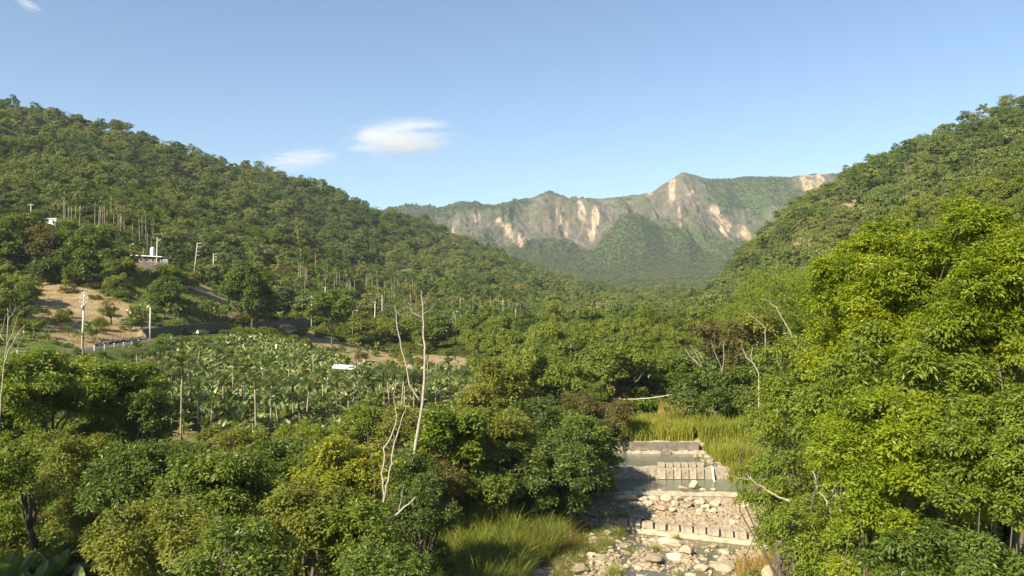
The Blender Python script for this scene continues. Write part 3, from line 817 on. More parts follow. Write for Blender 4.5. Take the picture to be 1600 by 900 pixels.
def sprig_crown(rng, lobes, cz, leaf, area_density, droop=.35, per=13, wid=.42, size_j=.3, flat=.8, rosette=1.0, mat=0):
    """near crown: every lobe carries sprigs, every sprig a rosette of separate leaves; also returns some twig lines"""
    b = Buf(); tw = Buf()
    for c, r in lobes:
        A = 4 * math.pi * r * r
        ns = max(6, int(A * area_density))
        d = unit(rng.normal(size=(ns, 3))); d[:, 2] = np.where(d[:, 2] < -.55, -d[:, 2], d[:, 2]); d = unit(d)
        shape = 1 + .25 * np.sin(d[:, 0] * 6 + c[0] * 2) * np.sin(d[:, 1] * 7 + c[1]) + .15 * np.sin(d[:, 2] * 9 + c[2])
        rad = r * shape * np.clip(rng.normal(.92, .16, ns), .35, 1.3)
        sp = np.array([0, 0, cz]) + c + d * rad[:, None] * np.array([1, 1, flat])
        ltone = rng.normal(0, .11)
        stone = rng.normal(.5, .16, ns) + ltone
        k = per
        C = np.repeat(sp, k, 0); D = np.repeat(d, k, 0)
        ang = rng.uniform(0, 2 * math.pi, ns * k)
        up = unit(D * .55 + np.array([0, 0, .75])); e1 = unit(np.cross(up, rng.normal(size=(ns * k, 3)))); e2 = np.cross(up, e1)
        rad_dir = e1 * np.cos(ang)[:, None] + e2 * np.sin(ang)[:, None]
        t = unit(rad_dir * rosette + D * .35 + up * rng.uniform(-.15, .5, (ns * k, 1)) + np.array([0, 0, -droop]) + rng.normal(0, .32, (ns * k, 3)))
        n = unit(up + rng.normal(0, .35, (ns * k, 3)))
        off = rng.uniform(0, leaf * 1.1, (ns * k, 1)) * rad_dir + rng.normal(0, leaf * .45, (ns * k, 3))
        Ls = leaf * np.clip(rng.normal(1, size_j, ns * k), .45, 1.7)
        add_leaves(b, C + off, t, n, Ls, Ls * wid, .18, np.repeat(stone, k) + rng.normal(0, .12, ns * k), mat)
        for j in range(min(14, ns)):
            a = np.array([0, 0, cz]) + c * .9
            tw.tube(limb_path(rng, a, sp[j] * .97 + a * .03, .10, 4), np.linspace(.012 + r * .012, .006, 4), 4)
    return b, tw

TREES = 0
def hero_tree(px, pyc, rx, ry, Y, leafmat, label, leaf=.15, dens=9.0, lobes=16, per=12, wid=.42, droop=.35, bark='bark', lobe=.42, low=-.6,
              name="tree", cat="tree", group=None, trunk_r=None, base=None, flat=.8, dx=0.0, rosette=1.0, rough=.3, skirt=None):
    """a near tree; crown centre and half sizes are given where the photograph shows them, the root stands on the ground"""
    global TREES; TREES += 1
    rng = np.random.default_rng(1000 + TREES)
    x = (px - 800) / F * Y; zc = (PY0 - pyc) / F * Y; RX = rx / F * Y; RZ = ry / F * Y
    bx = x + dx; by = Y + .25 * RX; bz = float(H(bx, by)) if base is None else base
    cz = zc - bz
    root = empty(name, (bx, by, bz)); tag(root, label, cat, group)
    lb = crown_lobes(rng, RX, RZ, lobes, lobe=lobe, low=low)
    lb = [(c + np.array([-dx, -.25 * RX, 0]), r) for c, r in lb]
    # filling inside, and foliage down to the ground where the tree stands in a thicket
    lb += [(unit(rng.normal(size=3)) * np.array([RX, RX, RZ]) * rng.uniform(.05, .5) + np.array([-dx, 0, 0]), min(RX, RZ) * lobe * .9) for _ in range(lobes // 4)]
    if skirt is None: skirt = Y < 130
    if skirt:
        zz0 = -cz + .5; zz1 = -RZ * .45
        if zz1 > zz0:
            for _ in range(int(lobes * .45 * min(2.0, (zz1 - zz0) / RZ + .3))):
                a = rng.uniform(0, 6.28); rr = rng.uniform(.45, .95) * RX; z_ = rng.uniform(zz0, zz1)
                lb.append((np.array([math.cos(a) * rr - dx, math.sin(a) * rr, z_]), min(RX, RZ) * lobe * rng.uniform(.7, 1.05)))
    # keep the crown off the ground
    lb = [(c, r) for c, r in lb if cz + c[2] > -.2]
    cb, tw = sprig_crown(rng, lb, cz, leaf, dens, droop, per, wid, rough, flat, rosette)
    cb.obj("crown", M[leafmat], root)
    tr = trunk_r or max(.07, .035 * (cz + RZ))
    tips = [np.array([0, 0, cz]) + c * .68 for c, r in lb]
    tips = tips[:9]
    tb = tree_trunk(rng, max(cz * .9, 1.0), tr, tips, .4 if cz > 3 else .25, k=8, lean=(-dx * .6, 0))
    tw.v and tb.add(np.concatenate(tw.v), np.concatenate(tw.q), None)
    tb.obj("trunk", M[bark], root, smooth=True)
    return root

# --- far and middle crowns (shared meshes)
HILL = []
HS = [(3.6, 3.0, 5.6, 15, 95, .58, .42, 1), (4.2, 2.4, 6.2, 19, 80, .52, .36, 1), (2.8, 3.8, 6.2, 16, 80, .50, .40, 1), (3.4, 3.2, 5.8, 26, 70, .42, .28, 1), (4.4, 2.8, 5.6, 30, 62, .44, .26, 1),
      (3.0, 3.2, 6.6, 20, 90, .38, .34, 1), (2.4, 4.2, 6.0, 18, 60, .55, .36, 1), (3.8, 2.2, 7.0, 16, 34, .40, .34, 1), (3.2, 2.8, 5.2, 12, 120, .66, .46, 1), (3.9, 3.3, 5.4, 24, 100, .46, .32, 1), (3.3, 2.5, 6.6, 14, 22, .34, .36, 1), (2.6, 3.0, 5.0, 13, 100, .45, .44, 1)]
for i, (rx, rz, cz, nl, per, sz, lo, _) in enumerate(HS):
    rng = np.random.default_rng(50 + i)
    b = card_crown(rng, rx, rz, cz, nl, per, sz, lobe=lo, low=-.35)
    tree_trunk(rng, cz, .20, [np.array([0, 0, cz]) + unit(rng.normal(size=3)) * rx * .6 for _ in range(7)], .5, b, 5, 1)
    HILL.append(b.mesh("hill_tree", [M['hill_leaf'], M['bark']]))
MID = []
for i in range(6):
    rng = np.random.default_rng(80 + i); rx, rz, cz = [(3.6, 2.8, 5.4), (4.4, 2.8, 5.6), (3.0, 3.6, 6.2)][i % 3]
    b = card_crown(rng, rx, rz, cz, 24, 230, .30, lobe=.36, low=-.4)
    tb = tree_trunk(rng, cz, .2, [np.array([0, 0, cz]) + unit(rng.normal(size=3)) * rx * .75 for _ in range(10)], .4, None, 6, 0)
    MID.append((b.mesh("crown", M['mid_leaf']), tb.mesh("trunk", M['bark'], True)))
FARM = []
for i in range(4):
    rng = np.random.default_rng(120 + i)
    b = card_crown(rng, 4.3, 3.4, 3.4, 8, 34, 1.5, lobe=.5, low=-.1)
    FARM.append(b.mesh("mountain_tree", M['mount_leaf']))

def place_copy(me, name, loc, rz, s, label, cat, group):
    o = bpy.data.objects.new(name, me); link(o); o.location = loc; o.rotation_euler = (0, 0, rz)
    o.scale = s if isinstance(s, tuple) else (s, s, s); tag(o, label, cat, group); return o

# where the hillside trees stand
def poisson(n, umin, umax, ymin, ymax, dens_fn, cell, rng):
    """points on the ground, about one per cell*cell square metres, thinned by dens_fn"""
    pts = []
    x0, x1 = (umin - 800) / F * ymax, (umax - 800) / F * ymax
    gx = np.arange(min(x0, (umin - 800) / F * ymin), max(x1, (umax - 800) / F * ymin), cell); gy = np.arange(ymin, ymax, cell)
    X, Y = np.meshgrid(gx, gy); X = X + rng.uniform(-.45, .45, X.shape) * cell; Y = Y + rng.uniform(-.45, .45, Y.shape) * cell
    X = X.ravel(); Y = Y.ravel(); ok = (Y > ymin)
    X, Y = X[ok], Y[ok]; u = uv(X, Y); ok = (u > umin) & (u < umax); X, Y, u = X[ok], Y[ok], u[ok]
    keep = rng.random(len(X)) < dens_fn(X, Y, u)
    return X[keep], Y[keep], u[keep]

# screen cover test: nearer things first, on a coarse raster (only to choose which trees become objects of their own)
CELLS = np.zeros((230, 420), bool)   # 4 px cells, x from -40
def terrain_horizon():
    us = np.arange(-40, 1640, 4.0) + 2; Y = np.exp(np.linspace(math.log(45), math.log(1900), 420))
    Ug, Yg = np.meshgrid(us, Y); X = (Ug - 800) / F * Yg; V = PY0 - F * H(X, Yg) / Yg
    return Y, np.minimum.accumulate(V, 0)
HY, HV = terrain_horizon()
def cover(x, y, z, w, h):
    """how many open cells a crown w wide and h tall (metres) standing at x,y,z would show; marks them"""
    u = uv(x, y); s = F / y; v1 = PY0 - s * z; v0 = v1 - h * s
    c0 = int((u - w / 2 * s + 40) // 4); c1 = int((u + w / 2 * s + 40) // 4); r0 = int(v0 // 4); r1 = int(v1 // 4)
    c0, c1 = max(c0, 0), min(c1, 419); r0, r1 = max(r0, 0), min(r1, 229)
    if c1 < c0 or r1 < r0: return 0
    k = min(np.searchsorted(HY, y * .97), len(HY) - 1)
    hv = int(HV[k, (c0 + c1) // 2] // 4)
    r1v = min(r1, hv + 1)
    if r1v < r0: return 0
    sub = CELLS[r0:r1v + 1, c0:c1 + 1]; n = int((~sub).sum()); 
    CELLS[r0:r1v + 1, c0 + (c1 > c0 + 2):c1 + 1 - (c1 > c0 + 2)] = True
    return n * 1.0

def forest_density(x, y, u):
    d = np.ones_like(x)
    sd, zr = road_info(x, y)
    d[(np.abs(sd) < 7.5) & (y < 320) & (u < 640)] = 0
    for f in (in_field, brown_slope, brown_terrace, brown_patch, meadow): d[f(u, y)] = 0
    for (bu, bY, ru, rY) in BAREW: d[((u - bu) / ru) ** 2 + ((y - bY) / rY) ** 2 < 1] = 0
    d[(u > 190) & (u < 275) & (y > 250) & (y < 282)] = 0
    d[(u > 60) & (u < 95) & (y > 285) & (y < 312)] = 0
    cx = np.interp(y, SY, SCX); hw = np.interp(y, SY, SHW)
    d[(np.abs(x - cx) < hw + 4) & (y < 112)] = 0
    d[(u > 975) & (u < 1200) & (y < 112)] = 0
    # a little above the road only low bushes, so the slope shows
    d[(u < 240) & (y > 98) & (y < 168)] = 0
    d[(u > 1115) & (u < 1295) & (y > 105) & (y < 185)] = 0
    d[(u > 50) & (u < 105) & (y > 262) & (y < 300)] = 0
    d[(u > 95) & (u < 250) & (y > 270) & (y < 345)] *= .22
    d[(u > 455) & (u < 660) & (y > 325) & (y < 440)] *= .45
    d[(u > 200) & (u < 350) & (y > 262) & (y < 285)] *= .2
    cl = sstep(.52, .60, fbm(x / 26, y / 34, 3, 91)) * ((y > 255) & (y < 470) & (u < 720)); d *= 1 - .75 * cl
    # keep the bare banks in view: nothing tall right in front of them
    d[(u > 430) & (u < 760) & (y > 100) & (y < 262) & ~((u > 735) & (y > 175))] = 0
    d[(u > 200) & (u < 500) & (y > 100) & (y < 232)] = 0
    d[(u > 270) & (u < 350) & (y > 232) & (y < 262)] = 0
    return d

# ------------------------------------------------------------------ the trees of the foreground and the banks
# right: tall bright trees close to the viewer
hero_tree(1392, 500, 122, 140, 29, 'lime_leaf', "big bright lime green tree, left one of the two tallest on the right bank", .112, 31, 56, 12, .40, .4, lobe=.24, trunk_r=.18, rough=.4)
hero_tree(1550, 478, 140, 165, 25, 'lime_leaf', "tallest bright yellow green tree at the right edge, its top against the hillside", .105, 35, 62, 12, .40, .4, lobe=.23, trunk_r=.20, rough=.4)
hero_tree(1400, 720, 135, 118, 22.5, 'lime_leaf', "broad bright green tree low on the right bank, below the two tallest", .10, 38, 50, 12, .42, .4, lobe=.24, trunk_r=.10, rough=.4)
hero_tree(1570, 730, 120, 130, 19.5, 'fresh_leaf', "bright green leafy tree filling the lower right corner", .095, 42, 50, 12, .44, .4, lobe=.24, trunk_r=.09, rough=.4)
hero_tree(1440, 590, 125, 92, 25, 'fresh_leaf', "shaded green tree filling the gap beneath the two tallest lime trees", .15, 21, 30, 11, .36, .65, lobe=.28, trunk_r=.12, rough=.4)
hero_tree(1330, 640, 88, 78, 28.5, 'fresh_leaf', "drooping green tree beneath the left lime tree, above the reaching white branch", .15, 20, 26, 11, .36, .65, lobe=.28, trunk_r=.12, rough=.4)
hero_tree(1255, 628, 78, 98, 36, 'fresh_leaf', "mid green drooping tree left of the big lime green tree", .155, 16, 30, 10, .36, .65, lobe=.26, trunk_r=.12, rough=.4)
hero_tree(1240, 765, 98, 58, 33, 'fresh_leaf', "low spreading tree leaning out over the stream from the right bank", .14, 18, 30, 11, .38, .5, lobe=.28, trunk_r=.08, rough=.4)
hero_tree(1310, 850, 85, 70, 27, 'fresh_leaf', "leafy bush at the foot of the right bank near the dry reeds", .13, 22, 24, 11, .4, .5, lobe=.28, trunk_r=.05, name="shrub", cat="shrub")
hero_tree(1470, 880, 110, 60, 19, 'deep_leaf', "dark green bush along the bottom right of the bank", .115, 32, 26, 11, .42, .5, lobe=.30, trunk_r=.05, name="shrub", cat="shrub")
hero_tree(1222, 675, 42, 50, 52, 'fresh_leaf', "rounded green tree on the right bank beside the tall reeds", .24, 7, 14, 10, .45, .3, lobe=.36)
hero_tree(1122, 618, 66, 46, 100, 'dark_leaf', "dark rounded tree behind the reeds on the right of the stream", .34, 3.6, 16, 10, .5, .3, lobe=.36)
hero_tree(1195, 600, 52, 56, 98, 'deep_leaf', "deep green tree above the right bank reeds, below the bamboo", .32, 4, 16, 10, .5, .3, lobe=.36)
hero_tree(1060, 580, 45, 40, 118, 'deep_leaf', "round tree at the head of the stream above the yellow reeds", .38, 3, 14, 10, .5, .3, lobe=.36)
hero_tree(1125, 545, 60, 42, 128, 'brown_leaf', "brownish flat topped tree with bare pale limbs showing through", .38, 2.6, 14, 10, .5, .2, lobe=.34)
hero_tree(1190, 525, 50, 42, 132, 'olive_leaf', "olive green tree just below the bamboo clumps", .4, 2.8, 14, 10, .5, .3, lobe=.36)
# left: olive trees under the road
hero_tree(62, 628, 92, 68, 74, 'fresh_leaf', "wide fresh green tree at the left edge just below the road", .30, 6, 24, 11, .5, .2, lobe=.34, trunk_r=.28, low=-.45)
hero_tree(168, 624, 76, 62, 79, 'fresh_leaf', "light green tree with crooked limbs, between the road and the banana field", .30, 6, 22, 11, .5, .2, lobe=.34, trunk_r=.25, low=-.45)
hero_tree(228, 655, 34, 42, 76, 'deep_leaf', "small dark tree at the left corner of the banana field", .28, 6, 12, 10, .5, .2, lobe=.4)
hero_tree(110, 586, 64, 34, 100, 'olive_leaf', "light olive tree top right below the guard rail", .32, 5, 16, 11, .5, .2, lobe=.34)
hero_tree(205, 598, 44, 28, 104, 'olive_leaf', "olive tree between the road and the first areca palms", .32, 5, 14, 11, .5, .2, lobe=.34)
hero_tree(10, 590, 42, 34, 102, 'deep_leaf', "green tree behind the bare grey tree at the left edge", .32, 5, 12, 11, .5, .2, lobe=.36)
# foreground left
hero_tree(-400, 690, 170, 130, 37, 'dark_leaf', "unseen dark tree added beyond the left edge to shade the banana plants", .22, 7, 24, 10, .5, .3, lobe=.34)  # out-of-view tree, added and sized so its shadow falls on the banana plants
hero_tree(40, 735, 62, 42, 53, 'fresh_leaf', "bright leafy shrub at the left edge under the olive trees", .22, 9, 14, 10, .5, .2, name="shrub", cat="shrub")
hero_tree(130, 735, 62, 52, 50, 'olive_leaf', "shrub with greyish green leaves above the shaded banana plants", .20, 10, 16, 10, .5, .2, name="shrub", cat="shrub")
hero_tree(215, 757, 75, 58, 45, 'deep_leaf', "mid green tree with layered foliage, left of centre in the front row", .20, 10, 18, 11, .48, .25)
hero_tree(285, 728, 62, 38, 52, 'dark_leaf', "dark low tree in front of the leftmost areca palms", .21, 9, 14, 11, .48, .25)
hero_tree(350, 772, 92, 68, 40, 'deep_leaf', "large dark green tree in the middle of the left foreground", .19, 12, 22, 12, .45, .3, lobe=.34)
hero_tree(430, 728, 66, 42, 52, 'deep_leaf', "mid green spreading tree just below the banana field", .20, 10, 16, 11, .46, .25)
hero_tree(250, 850, 92, 68, 33, 'olive_leaf', "light olive tree with drooping leaf clusters at the bottom, right of the shaded banana plants", .18, 15, 20, 12, .42, .5, lobe=.34)
hero_tree(375, 865, 85, 68, 30, 'deep_leaf', "dark leafy tree at the bottom edge in front of the large dark one", .17, 15, 18, 12, .42, .4, lobe=.34)
hero_tree(535, 750, 78, 58, 41, 'yellow_leaf', "yellow leaved tree standing behind the thin bare stems", .19, 11, 22, 11, .44, .2, lobe=.30)
hero_tree(478, 820, 62, 62, 36, 'olive_leaf', "green tree with yellowish young leaves below the yellow tree", .18, 13, 16, 12, .44, .3, lobe=.36)
hero_tree(560, 835, 62, 58, 36, 'fresh_leaf', "green shrub beneath the yellow tree, beside the shaded hollow", .18, 12, 16, 11, .44, .3, name="shrub", cat="shrub")
hero_tree(600, 885, 62, 42, 31, 'deep_leaf', "dark shrub at the bottom edge in front of the fallen branch", .17, 14, 14, 11, .44, .3, name="shrub", cat="shrub")
hero_tree(478, 685, 46, 24, 66, 'lime_leaf', "bright feathery yellow green shrub at the edge of the banana field", .22, 8, 12, 10, .3, .1, name="shrub", cat="shrub")
hero_tree(378, 690, 42, 22, 68, 'olive_leaf', "yellowish low shrub at the foot of the areca palms", .24, 7, 12, 10, .4, .1, name="shrub", cat="shrub")
hero_tree(565, 665, 52, 34, 76, 'fresh_leaf', "rounded bright green tree left of the tall dead tree, against the bananas", .26, 7, 16, 11, .46, .2, lobe=.36)
hero_tree(630, 680, 40, 42, 66, 'olive_leaf', "slender olive tree behind the tall dead tree", .24, 7, 14, 10, .44, .3)
hero_tree(655, 800, 52, 42, 50, 'dark_leaf', "dark rounded shrub in the shaded hollow at the foot of the tall dead tree", .19, 11, 16, 11, .44, .3, name="shrub", cat="shrub")
hero_tree(640, 745, 40, 36, 57, 'deep_leaf', "small shaded shrub right at the foot of the tall dead tree", .2, 10, 14, 11, .44, .3, name="shrub", cat="shrub")
# the middle
hero_tree(705, 690, 58, 50, 64, 'fresh_leaf', "green tree with large pale leaves right of the tall dead tree", .30, 6.5, 18, 10, .6, .2, lobe=.36)
hero_tree(690, 740, 45, 36, 62, 'brown_leaf', "brownish shrub above the tall grass of the left bank", .2, 9, 12, 10, .4, .3, name="shrub", cat="shrub")
hero_tree(765, 690, 60, 58, 70, 'olive_leaf', "olive brown tree between the large leaved tree and the dark bank trees", .24, 7.5, 18, 11, .45, .3, lobe=.34)
hero_tree(765, 762, 42, 34, 63, 'deep_leaf', "small dark shrub at the upper edge of the bank grass", .22, 9, 12, 10, .45, .3, name="shrub", cat="shrub")
hero_tree(858, 740, 84, 72, 68, 'dark_leaf', "large dense dark green tree on the left bank above the small dams", .24, 9, 30, 12, .48, .25, lobe=.28)
hero_tree(908, 705, 58, 62, 74, 'deep_leaf', "glossy green tree hanging over the pools from the left bank", .25, 8.5, 20, 12, .48, .3, lobe=.32)
hero_tree(840, 665, 66, 46, 82, 'dark_leaf', "dark green tree behind the largest bank tree", .28, 6.5, 20, 11, .48, .25, lobe=.32)
hero_tree(925, 652, 66, 44, 92, 'brown_leaf', "flat topped brownish tree overhanging the farthest dam", .27, 6, 20, 11, .45, .15, lobe=.30, low=-.3)
hero_tree(790, 620, 44, 50, 100, 'olive_leaf', "olive tree at the right end of the banana field", .34, 4.5, 16, 10, .5, .25)
hero_tree(745, 640, 36, 36, 92, 'olive_leaf', "small olive tree among the last areca palms of the field", .3, 5, 12, 10, .5, .25)
hero_tree(862, 598, 58, 42, 118, 'mid_leaf', "broad green tree in the valley woods behind the lone tall areca palm", .38, 3.6, 18, 10, .5, .25)
hero_tree(950, 595, 50, 44, 125, 'brown_leaf', "brown green tree left of the pale pipe over the stream", .38, 3.2, 16, 10, .5, .25)
hero_tree(990, 628, 34, 22, 112, 'fresh_leaf', "small bright green shrub under the pale pipe", .34, 4, 10, 10, .5, .25, name="shrub", cat="shrub")
# trees on the slope at the left
hero_tree(392, 455, 40, 40, 232, 'deep_leaf', "tall dark tree leaning over the second retaining wall", .62, 1.3, 22, 10, .6, .2, lobe=.32, trunk_r=.35)
hero_tree(517, 487, 34, 28, 238, 'deep_leaf', "round solitary tree standing beside the road at the end of the walls", .6, 1.4, 18, 10, .6, .2, lobe=.34, trunk_r=.28)
hero_tree(36, 462, 24, 20, 205, 'olive_leaf', "thin olive tree at the left end of the brown slope", .55, 1.2, 10, 10, .6, .2, lobe=.4)
hero_tree(113, 430, 12, 12, 228, 'fresh_leaf', "small bright green tree on the upper edge of the brown slope", .5, 1.6, 8, 10, .6, .2, lobe=.5)
hero_tree(172, 478, 12, 22, 200, 'olive_leaf', "wispy small tree in the middle of the brown slope", .5, .7, 9, 9, .5, .2, lobe=.35)
hero_tree(108, 452, 10, 8, 222, 'brown_leaf', "low brownish bush on the brown slope", .5, 1.4, 6, 9, .5, .2, lobe=.5, name="shrub", cat="shrub")
hero_tree(255, 462, 26, 26, 222, 'deep_leaf', "dark rounded tree between the brown slope and the banana clumps", .55, 1.6, 14, 10, .6, .2, lobe=.4)
hero_tree(300, 438, 24, 14, 262, 'olive_leaf', "low olive tree above the cleared brown patch", .6, 1.4, 12, 10, .6, .2, lobe=.4)
hero_tree(680, 522, 26, 30, 225, 'deep_leaf', "dark tree above the bare bank, behind the tall dead tree", .55, 1.6, 14, 10, .6, .2, lobe=.4)
hero_tree(615, 515, 30, 22, 255, 'mid_leaf', "green tree behind the bare brown bank", .6, 1.4, 14, 10, .6, .2, lobe=.4)
hero_tree(562, 505, 28, 16, 262, 'olive_leaf', "yellowish low tree between the street lamp and the bare bank", .6, 1.4, 12, 10, .6, .2, lobe=.4)
hero_tree(264, 430, 20, 14, 254, 'fresh_leaf', "bright bush under the right end of the flat roofed building", .5, 1.8, 9, 10, .6, .2, lobe=.45, name="shrub", cat="shrub")
hero_tree(226, 434, 18, 13, 253, 'olive_leaf', "olive bush below the flat roofed building", .5, 1.8, 9, 10, .6, .2, lobe=.45, name="shrub", cat="shrub")
hero_tree(1510, 340, 42, 28, 25.5, 'lime_leaf', "topmost bright sprays of a slim lime tree rising against the right hillside", .16, 15, 16, 12, .36, .6, lobe=.36, trunk_r=.08, skirt=False, low=-.9)
# dark grove above the brown slope
for i, (px, pyc, rx, ry, Y, mt, lab) in enumerate([
 (12, 372, 34, 34, 238, 'mid_leaf', "green tree at the left edge above the brown slope"),
 (58, 385, 34, 32, 240, 'brown_leaf', "brown green tree with pale stems above the brown slope"),
 (105, 392, 32, 34, 242, 'deep_leaf', "deep green tree in the middle of the dark grove above the slope"),
 (150, 392, 34, 36, 238, 'deep_leaf', "bright topped tree of the dark grove, left of the flat roofed building"),
 (178, 412, 24, 32, 236, 'deep_leaf', "dark tree nearest the flat roofed building"),
 (70, 425, 24, 20, 232, 'dark_leaf', "low dark tree on the upper rim of the brown slope"),
 (135, 430, 28, 20, 230, 'dark_leaf', "low dark tree in the shade at the top of the brown slope"),
 (40, 350, 28, 20, 262, 'mid_leaf', "green tree below the small white hut"),
 (95, 362, 26, 18, 265, 'fresh_leaf', "fresh green tree right of the small white hut")]):
    hero_tree(px, pyc, rx, ry, Y, mt, lab, .6, 1.5, 16, 10, .6, .2, lobe=.36, trunk_r=.25)

# mark what the near trees hide
for px, pyc, rx, ry, Y in [(1345, 500, 150, 150, 29), (1540, 480, 150, 172, 25), (1400, 720, 135, 115, 22), (1570, 730, 120, 130, 19), (1245, 630, 80, 95, 36), (62, 628, 92, 66, 74), (168, 622, 72, 60, 79),
        (350, 772, 92, 68, 40), (535, 750, 78, 58, 41), (858, 740, 84, 72, 68), (908, 705, 58, 62, 74), (105, 392, 60, 34, 242), (392, 455, 36, 36, 232), (925, 652, 60, 40, 92)]:
    c0, c1, r0, r1 = int((px - rx * .85 + 40) // 4), int((px + rx * .85 + 40) // 4), int((pyc - ry * .85) // 4), int((pyc + ry * .85) // 4)
    CELLS[max(r0, 0):min(r1, 229) + 1, max(c0, 0):min(c1, 419) + 1] = True

# --- woods of the valley floor and both hillsides
rngF = np.random.default_rng(5)
allp = []
for (y0, y1, cell) in ((100, 240, 5.6), (240, 420, 6.6), (420, 1150, 7.9)):
    X, Y, u = poisson(0, -60 if y0 > 150 else -60, 1680, y0, y1, forest_density, cell, rngF)
    allp += list(zip(X, Y, u))
allp = sorted(allp, key=lambda p: p[1])
XY = np.array([(p[0], p[1]) for p in allp]); ZZ = H(XY[:, 0], XY[:, 1])
items = []
for (x, y, u), z in zip(allp, ZZ):
    s = float(np.clip(rngF.lognormal(0.02, .30), .5, 1.9))
    s = min(s, 1.5 if y > 420 else 1.3)
    if y < 240: s *= .9
    if u > 985 and y < 200: s *= .75
    vis = cover(x, y, z, 7.4 * s, 9.0 * s)
    items.append((x, y, z, s, vis * (1.0), u))
vis_items = [it for it in items if it[4] > 0]
near_i = [it for it in items if it[1] < 240 and it[4] > 0]
hill_i = sorted([it for it in items if it[1] >= 240 and it[4] > 0], key=lambda it: -it[4])
n_hill = max(0, 285 - len(near_i))
chosen = set(id(it) for it in hill_i[:n_hill])
def forest_label(x, y, u):
    if u > 1120: return ("leafy green tree of the steep forest covering the right hillside", "trees of the right hillside")
    if y > 420 and u < 1000: return ("rounded green tree of the dense forest covering the left hillside", "trees of the left hillside")
    if u < 700: return ("green tree on the lower left slope among houses, poles and palms", "trees of the lower left slope")
    return ("green tree in the woods on the valley floor beyond the banana field", "trees of the valley floor")
for it in near_i:
    x, y, z, s, v, u = it; k = rngF.integers(len(MID)); lab, grp = forest_label(x, y, u)
    rz = rngF.uniform(0, 6.28); r = empty("tree", (x, y, z - .2), rz); r.scale = (s, s, s * rngF.uniform(.85, 1.15)); tag(r, lab, "tree", grp)
    for me, nm in ((MID[k][0], "crown"), (MID[k][1], "trunk")):
        c = bpy.data.objects.new(nm, me); link(c, r)
rest = []; first_src = {}
for it in items:
    x, y, z, s, v, u = it
    if y < 240 and v > 0: continue
    k = int(rngF.integers(len(HILL))); lab, grp = forest_label(x, y, u)
    if id(it) in chosen:
        o = place_copy(HILL[k], "tree", (x, y, z - .8), rngF.uniform(0, 6.28), (s, s, s * rngF.uniform(.75, 1.0)), lab, "tree", grp)
        first_src.setdefault(k, o)
    else: rest.append((x, y, z - .8, s, k))
for k in range(len(HILL)):
    if k not in first_src:
        r0 = rest.pop(); first_src[k] = place_copy(HILL[k], "tree", r0[:3], 0, r0[3], *forest_label(r0[0], r0[1], uv(r0[0], r0[1]))[:1], "tree", "trees of the left hillside")
rest = np.array(rest)
scatter("forest", rest[:, :3], np.column_stack([rngF.normal(0, .08, len(rest)), rngF.normal(0, .08, len(rest)), rngF.uniform(0, 6.28, len(rest))]),
        np.column_stack([rest[:, 3], rest[:, 3], rest[:, 3] * rngF.uniform(.75, 1.0, len(rest))]), rest[:, 4].astype(int), [first_src[k] for k in range(len(HILL))])
print("FOREST individuals", len(near_i), len(chosen), "rest", len(rest))

# bushes between the trees so no bare earth shows through the woods
def shrub_density(x, y, u):
    d = forest_density(x, y, u) * .0 + 1.0
    sd, zr = road_info(x, y)
    d[(np.abs(sd) < 4.6) & (y < 320) & (u < 640)] = 0
    for f, k in ((in_field, 0.0), (brown_slope, .03), (brown_terrace, .06), (brown_patch, .05), (meadow, .06)): d[f(u, y)] = k
    d[(u > 200) & (u < 372) & (y > 190) & (y < 262)] = .03
    d[(u < 240) & (y > 128) & (y < 168)] *= .25
    for (bu, bY, ru, rY) in BAREW: d[((u - bu) / ru) ** 2 + ((y - bY) / rY) ** 2 < .8] = .08
    d[(u > 196) & (u < 275) & (y > 254) & (y < 274)] = 0
    cx = np.interp(y, SY, SCX); hw = np.interp(y, SY, SHW)
    d[(np.abs(x - cx) < hw + 2.5) & (y < 112)] = 0
    d[(u > 640) & (u < 900) & (y < 70)] = 0
    d[(u > 975) & (u < 1200) & (y < 112) & (y > 72)] = 0
    return d
SHR = []
for i, mt in enumerate(['mid_leaf', 'olive_leaf', 'fresh_leaf', 'deep_leaf', 'brown_leaf']):
    rng = np.random.default_rng(300 + i)
    lb = crown_lobes(rng, 1.5, .9, 9, lobe=.5, low=-.1)
    cb, _ = sprig_crown(rng, lb, .75, .26, 9, .2, 9, .45)
    SHR.append(cb.mesh("shrub", M[mt]))
SHS = []
for i, (px, Y) in enumerate([(700, 100), (330, 98), (1215, 60), (560, 92), (100, 125)]):
    p = ground(px, Y)
    SHS.append(place_copy(SHR[i], "shrub", p, i, 1.2, ["small mixed green bush at the near edge of the banana field, right part", "olive bush at the near edge of the banana field, left part", "fresh green bush on the right bank behind the overhanging tree",
        "deep green bush at the near edge of the banana field, middle", "brownish bush on the bank just below the road"][i], "shrub", None))
X, Y, u = poisson(0, -150, 1750, 24, 470, shrub_density, 1.9, rngF)
farq = (Y > 330) & ((u > 720) | (rngF.random(len(X)) > .5)); X, Y, u = X[~farq], Y[~farq], u[~farq]
cz_ = np.where(Y > 130, rngF.random(len(X)) < .55, True); X, Y, u = X[cz_], Y[cz_], u[cz_]
Z = H(X, Y); s = rngF.uniform(.6, 1.25, len(X)) * np.where(Y > 330, 1.8, 1.0) * np.where(Y > 130, 1.25, np.where(Y < 40, .8, 1.0))
s = np.where((u > 190) & (u < 800) & (Y > 80) & (Y < 118), s * .6, s); s = np.where((u < 240) & (Y > 128) & (Y < 170), s * .5, s)
scatter("undergrowth", np.column_stack([X, Y, Z - .1]), np.column_stack([X * 0, X * 0, rngF.uniform(0, 6.28, len(X))]), np.column_stack([s, s, s * rngF.uniform(.7, 1.2, len(X))]),
        rngF.integers(0, 5, len(X)), SHS)

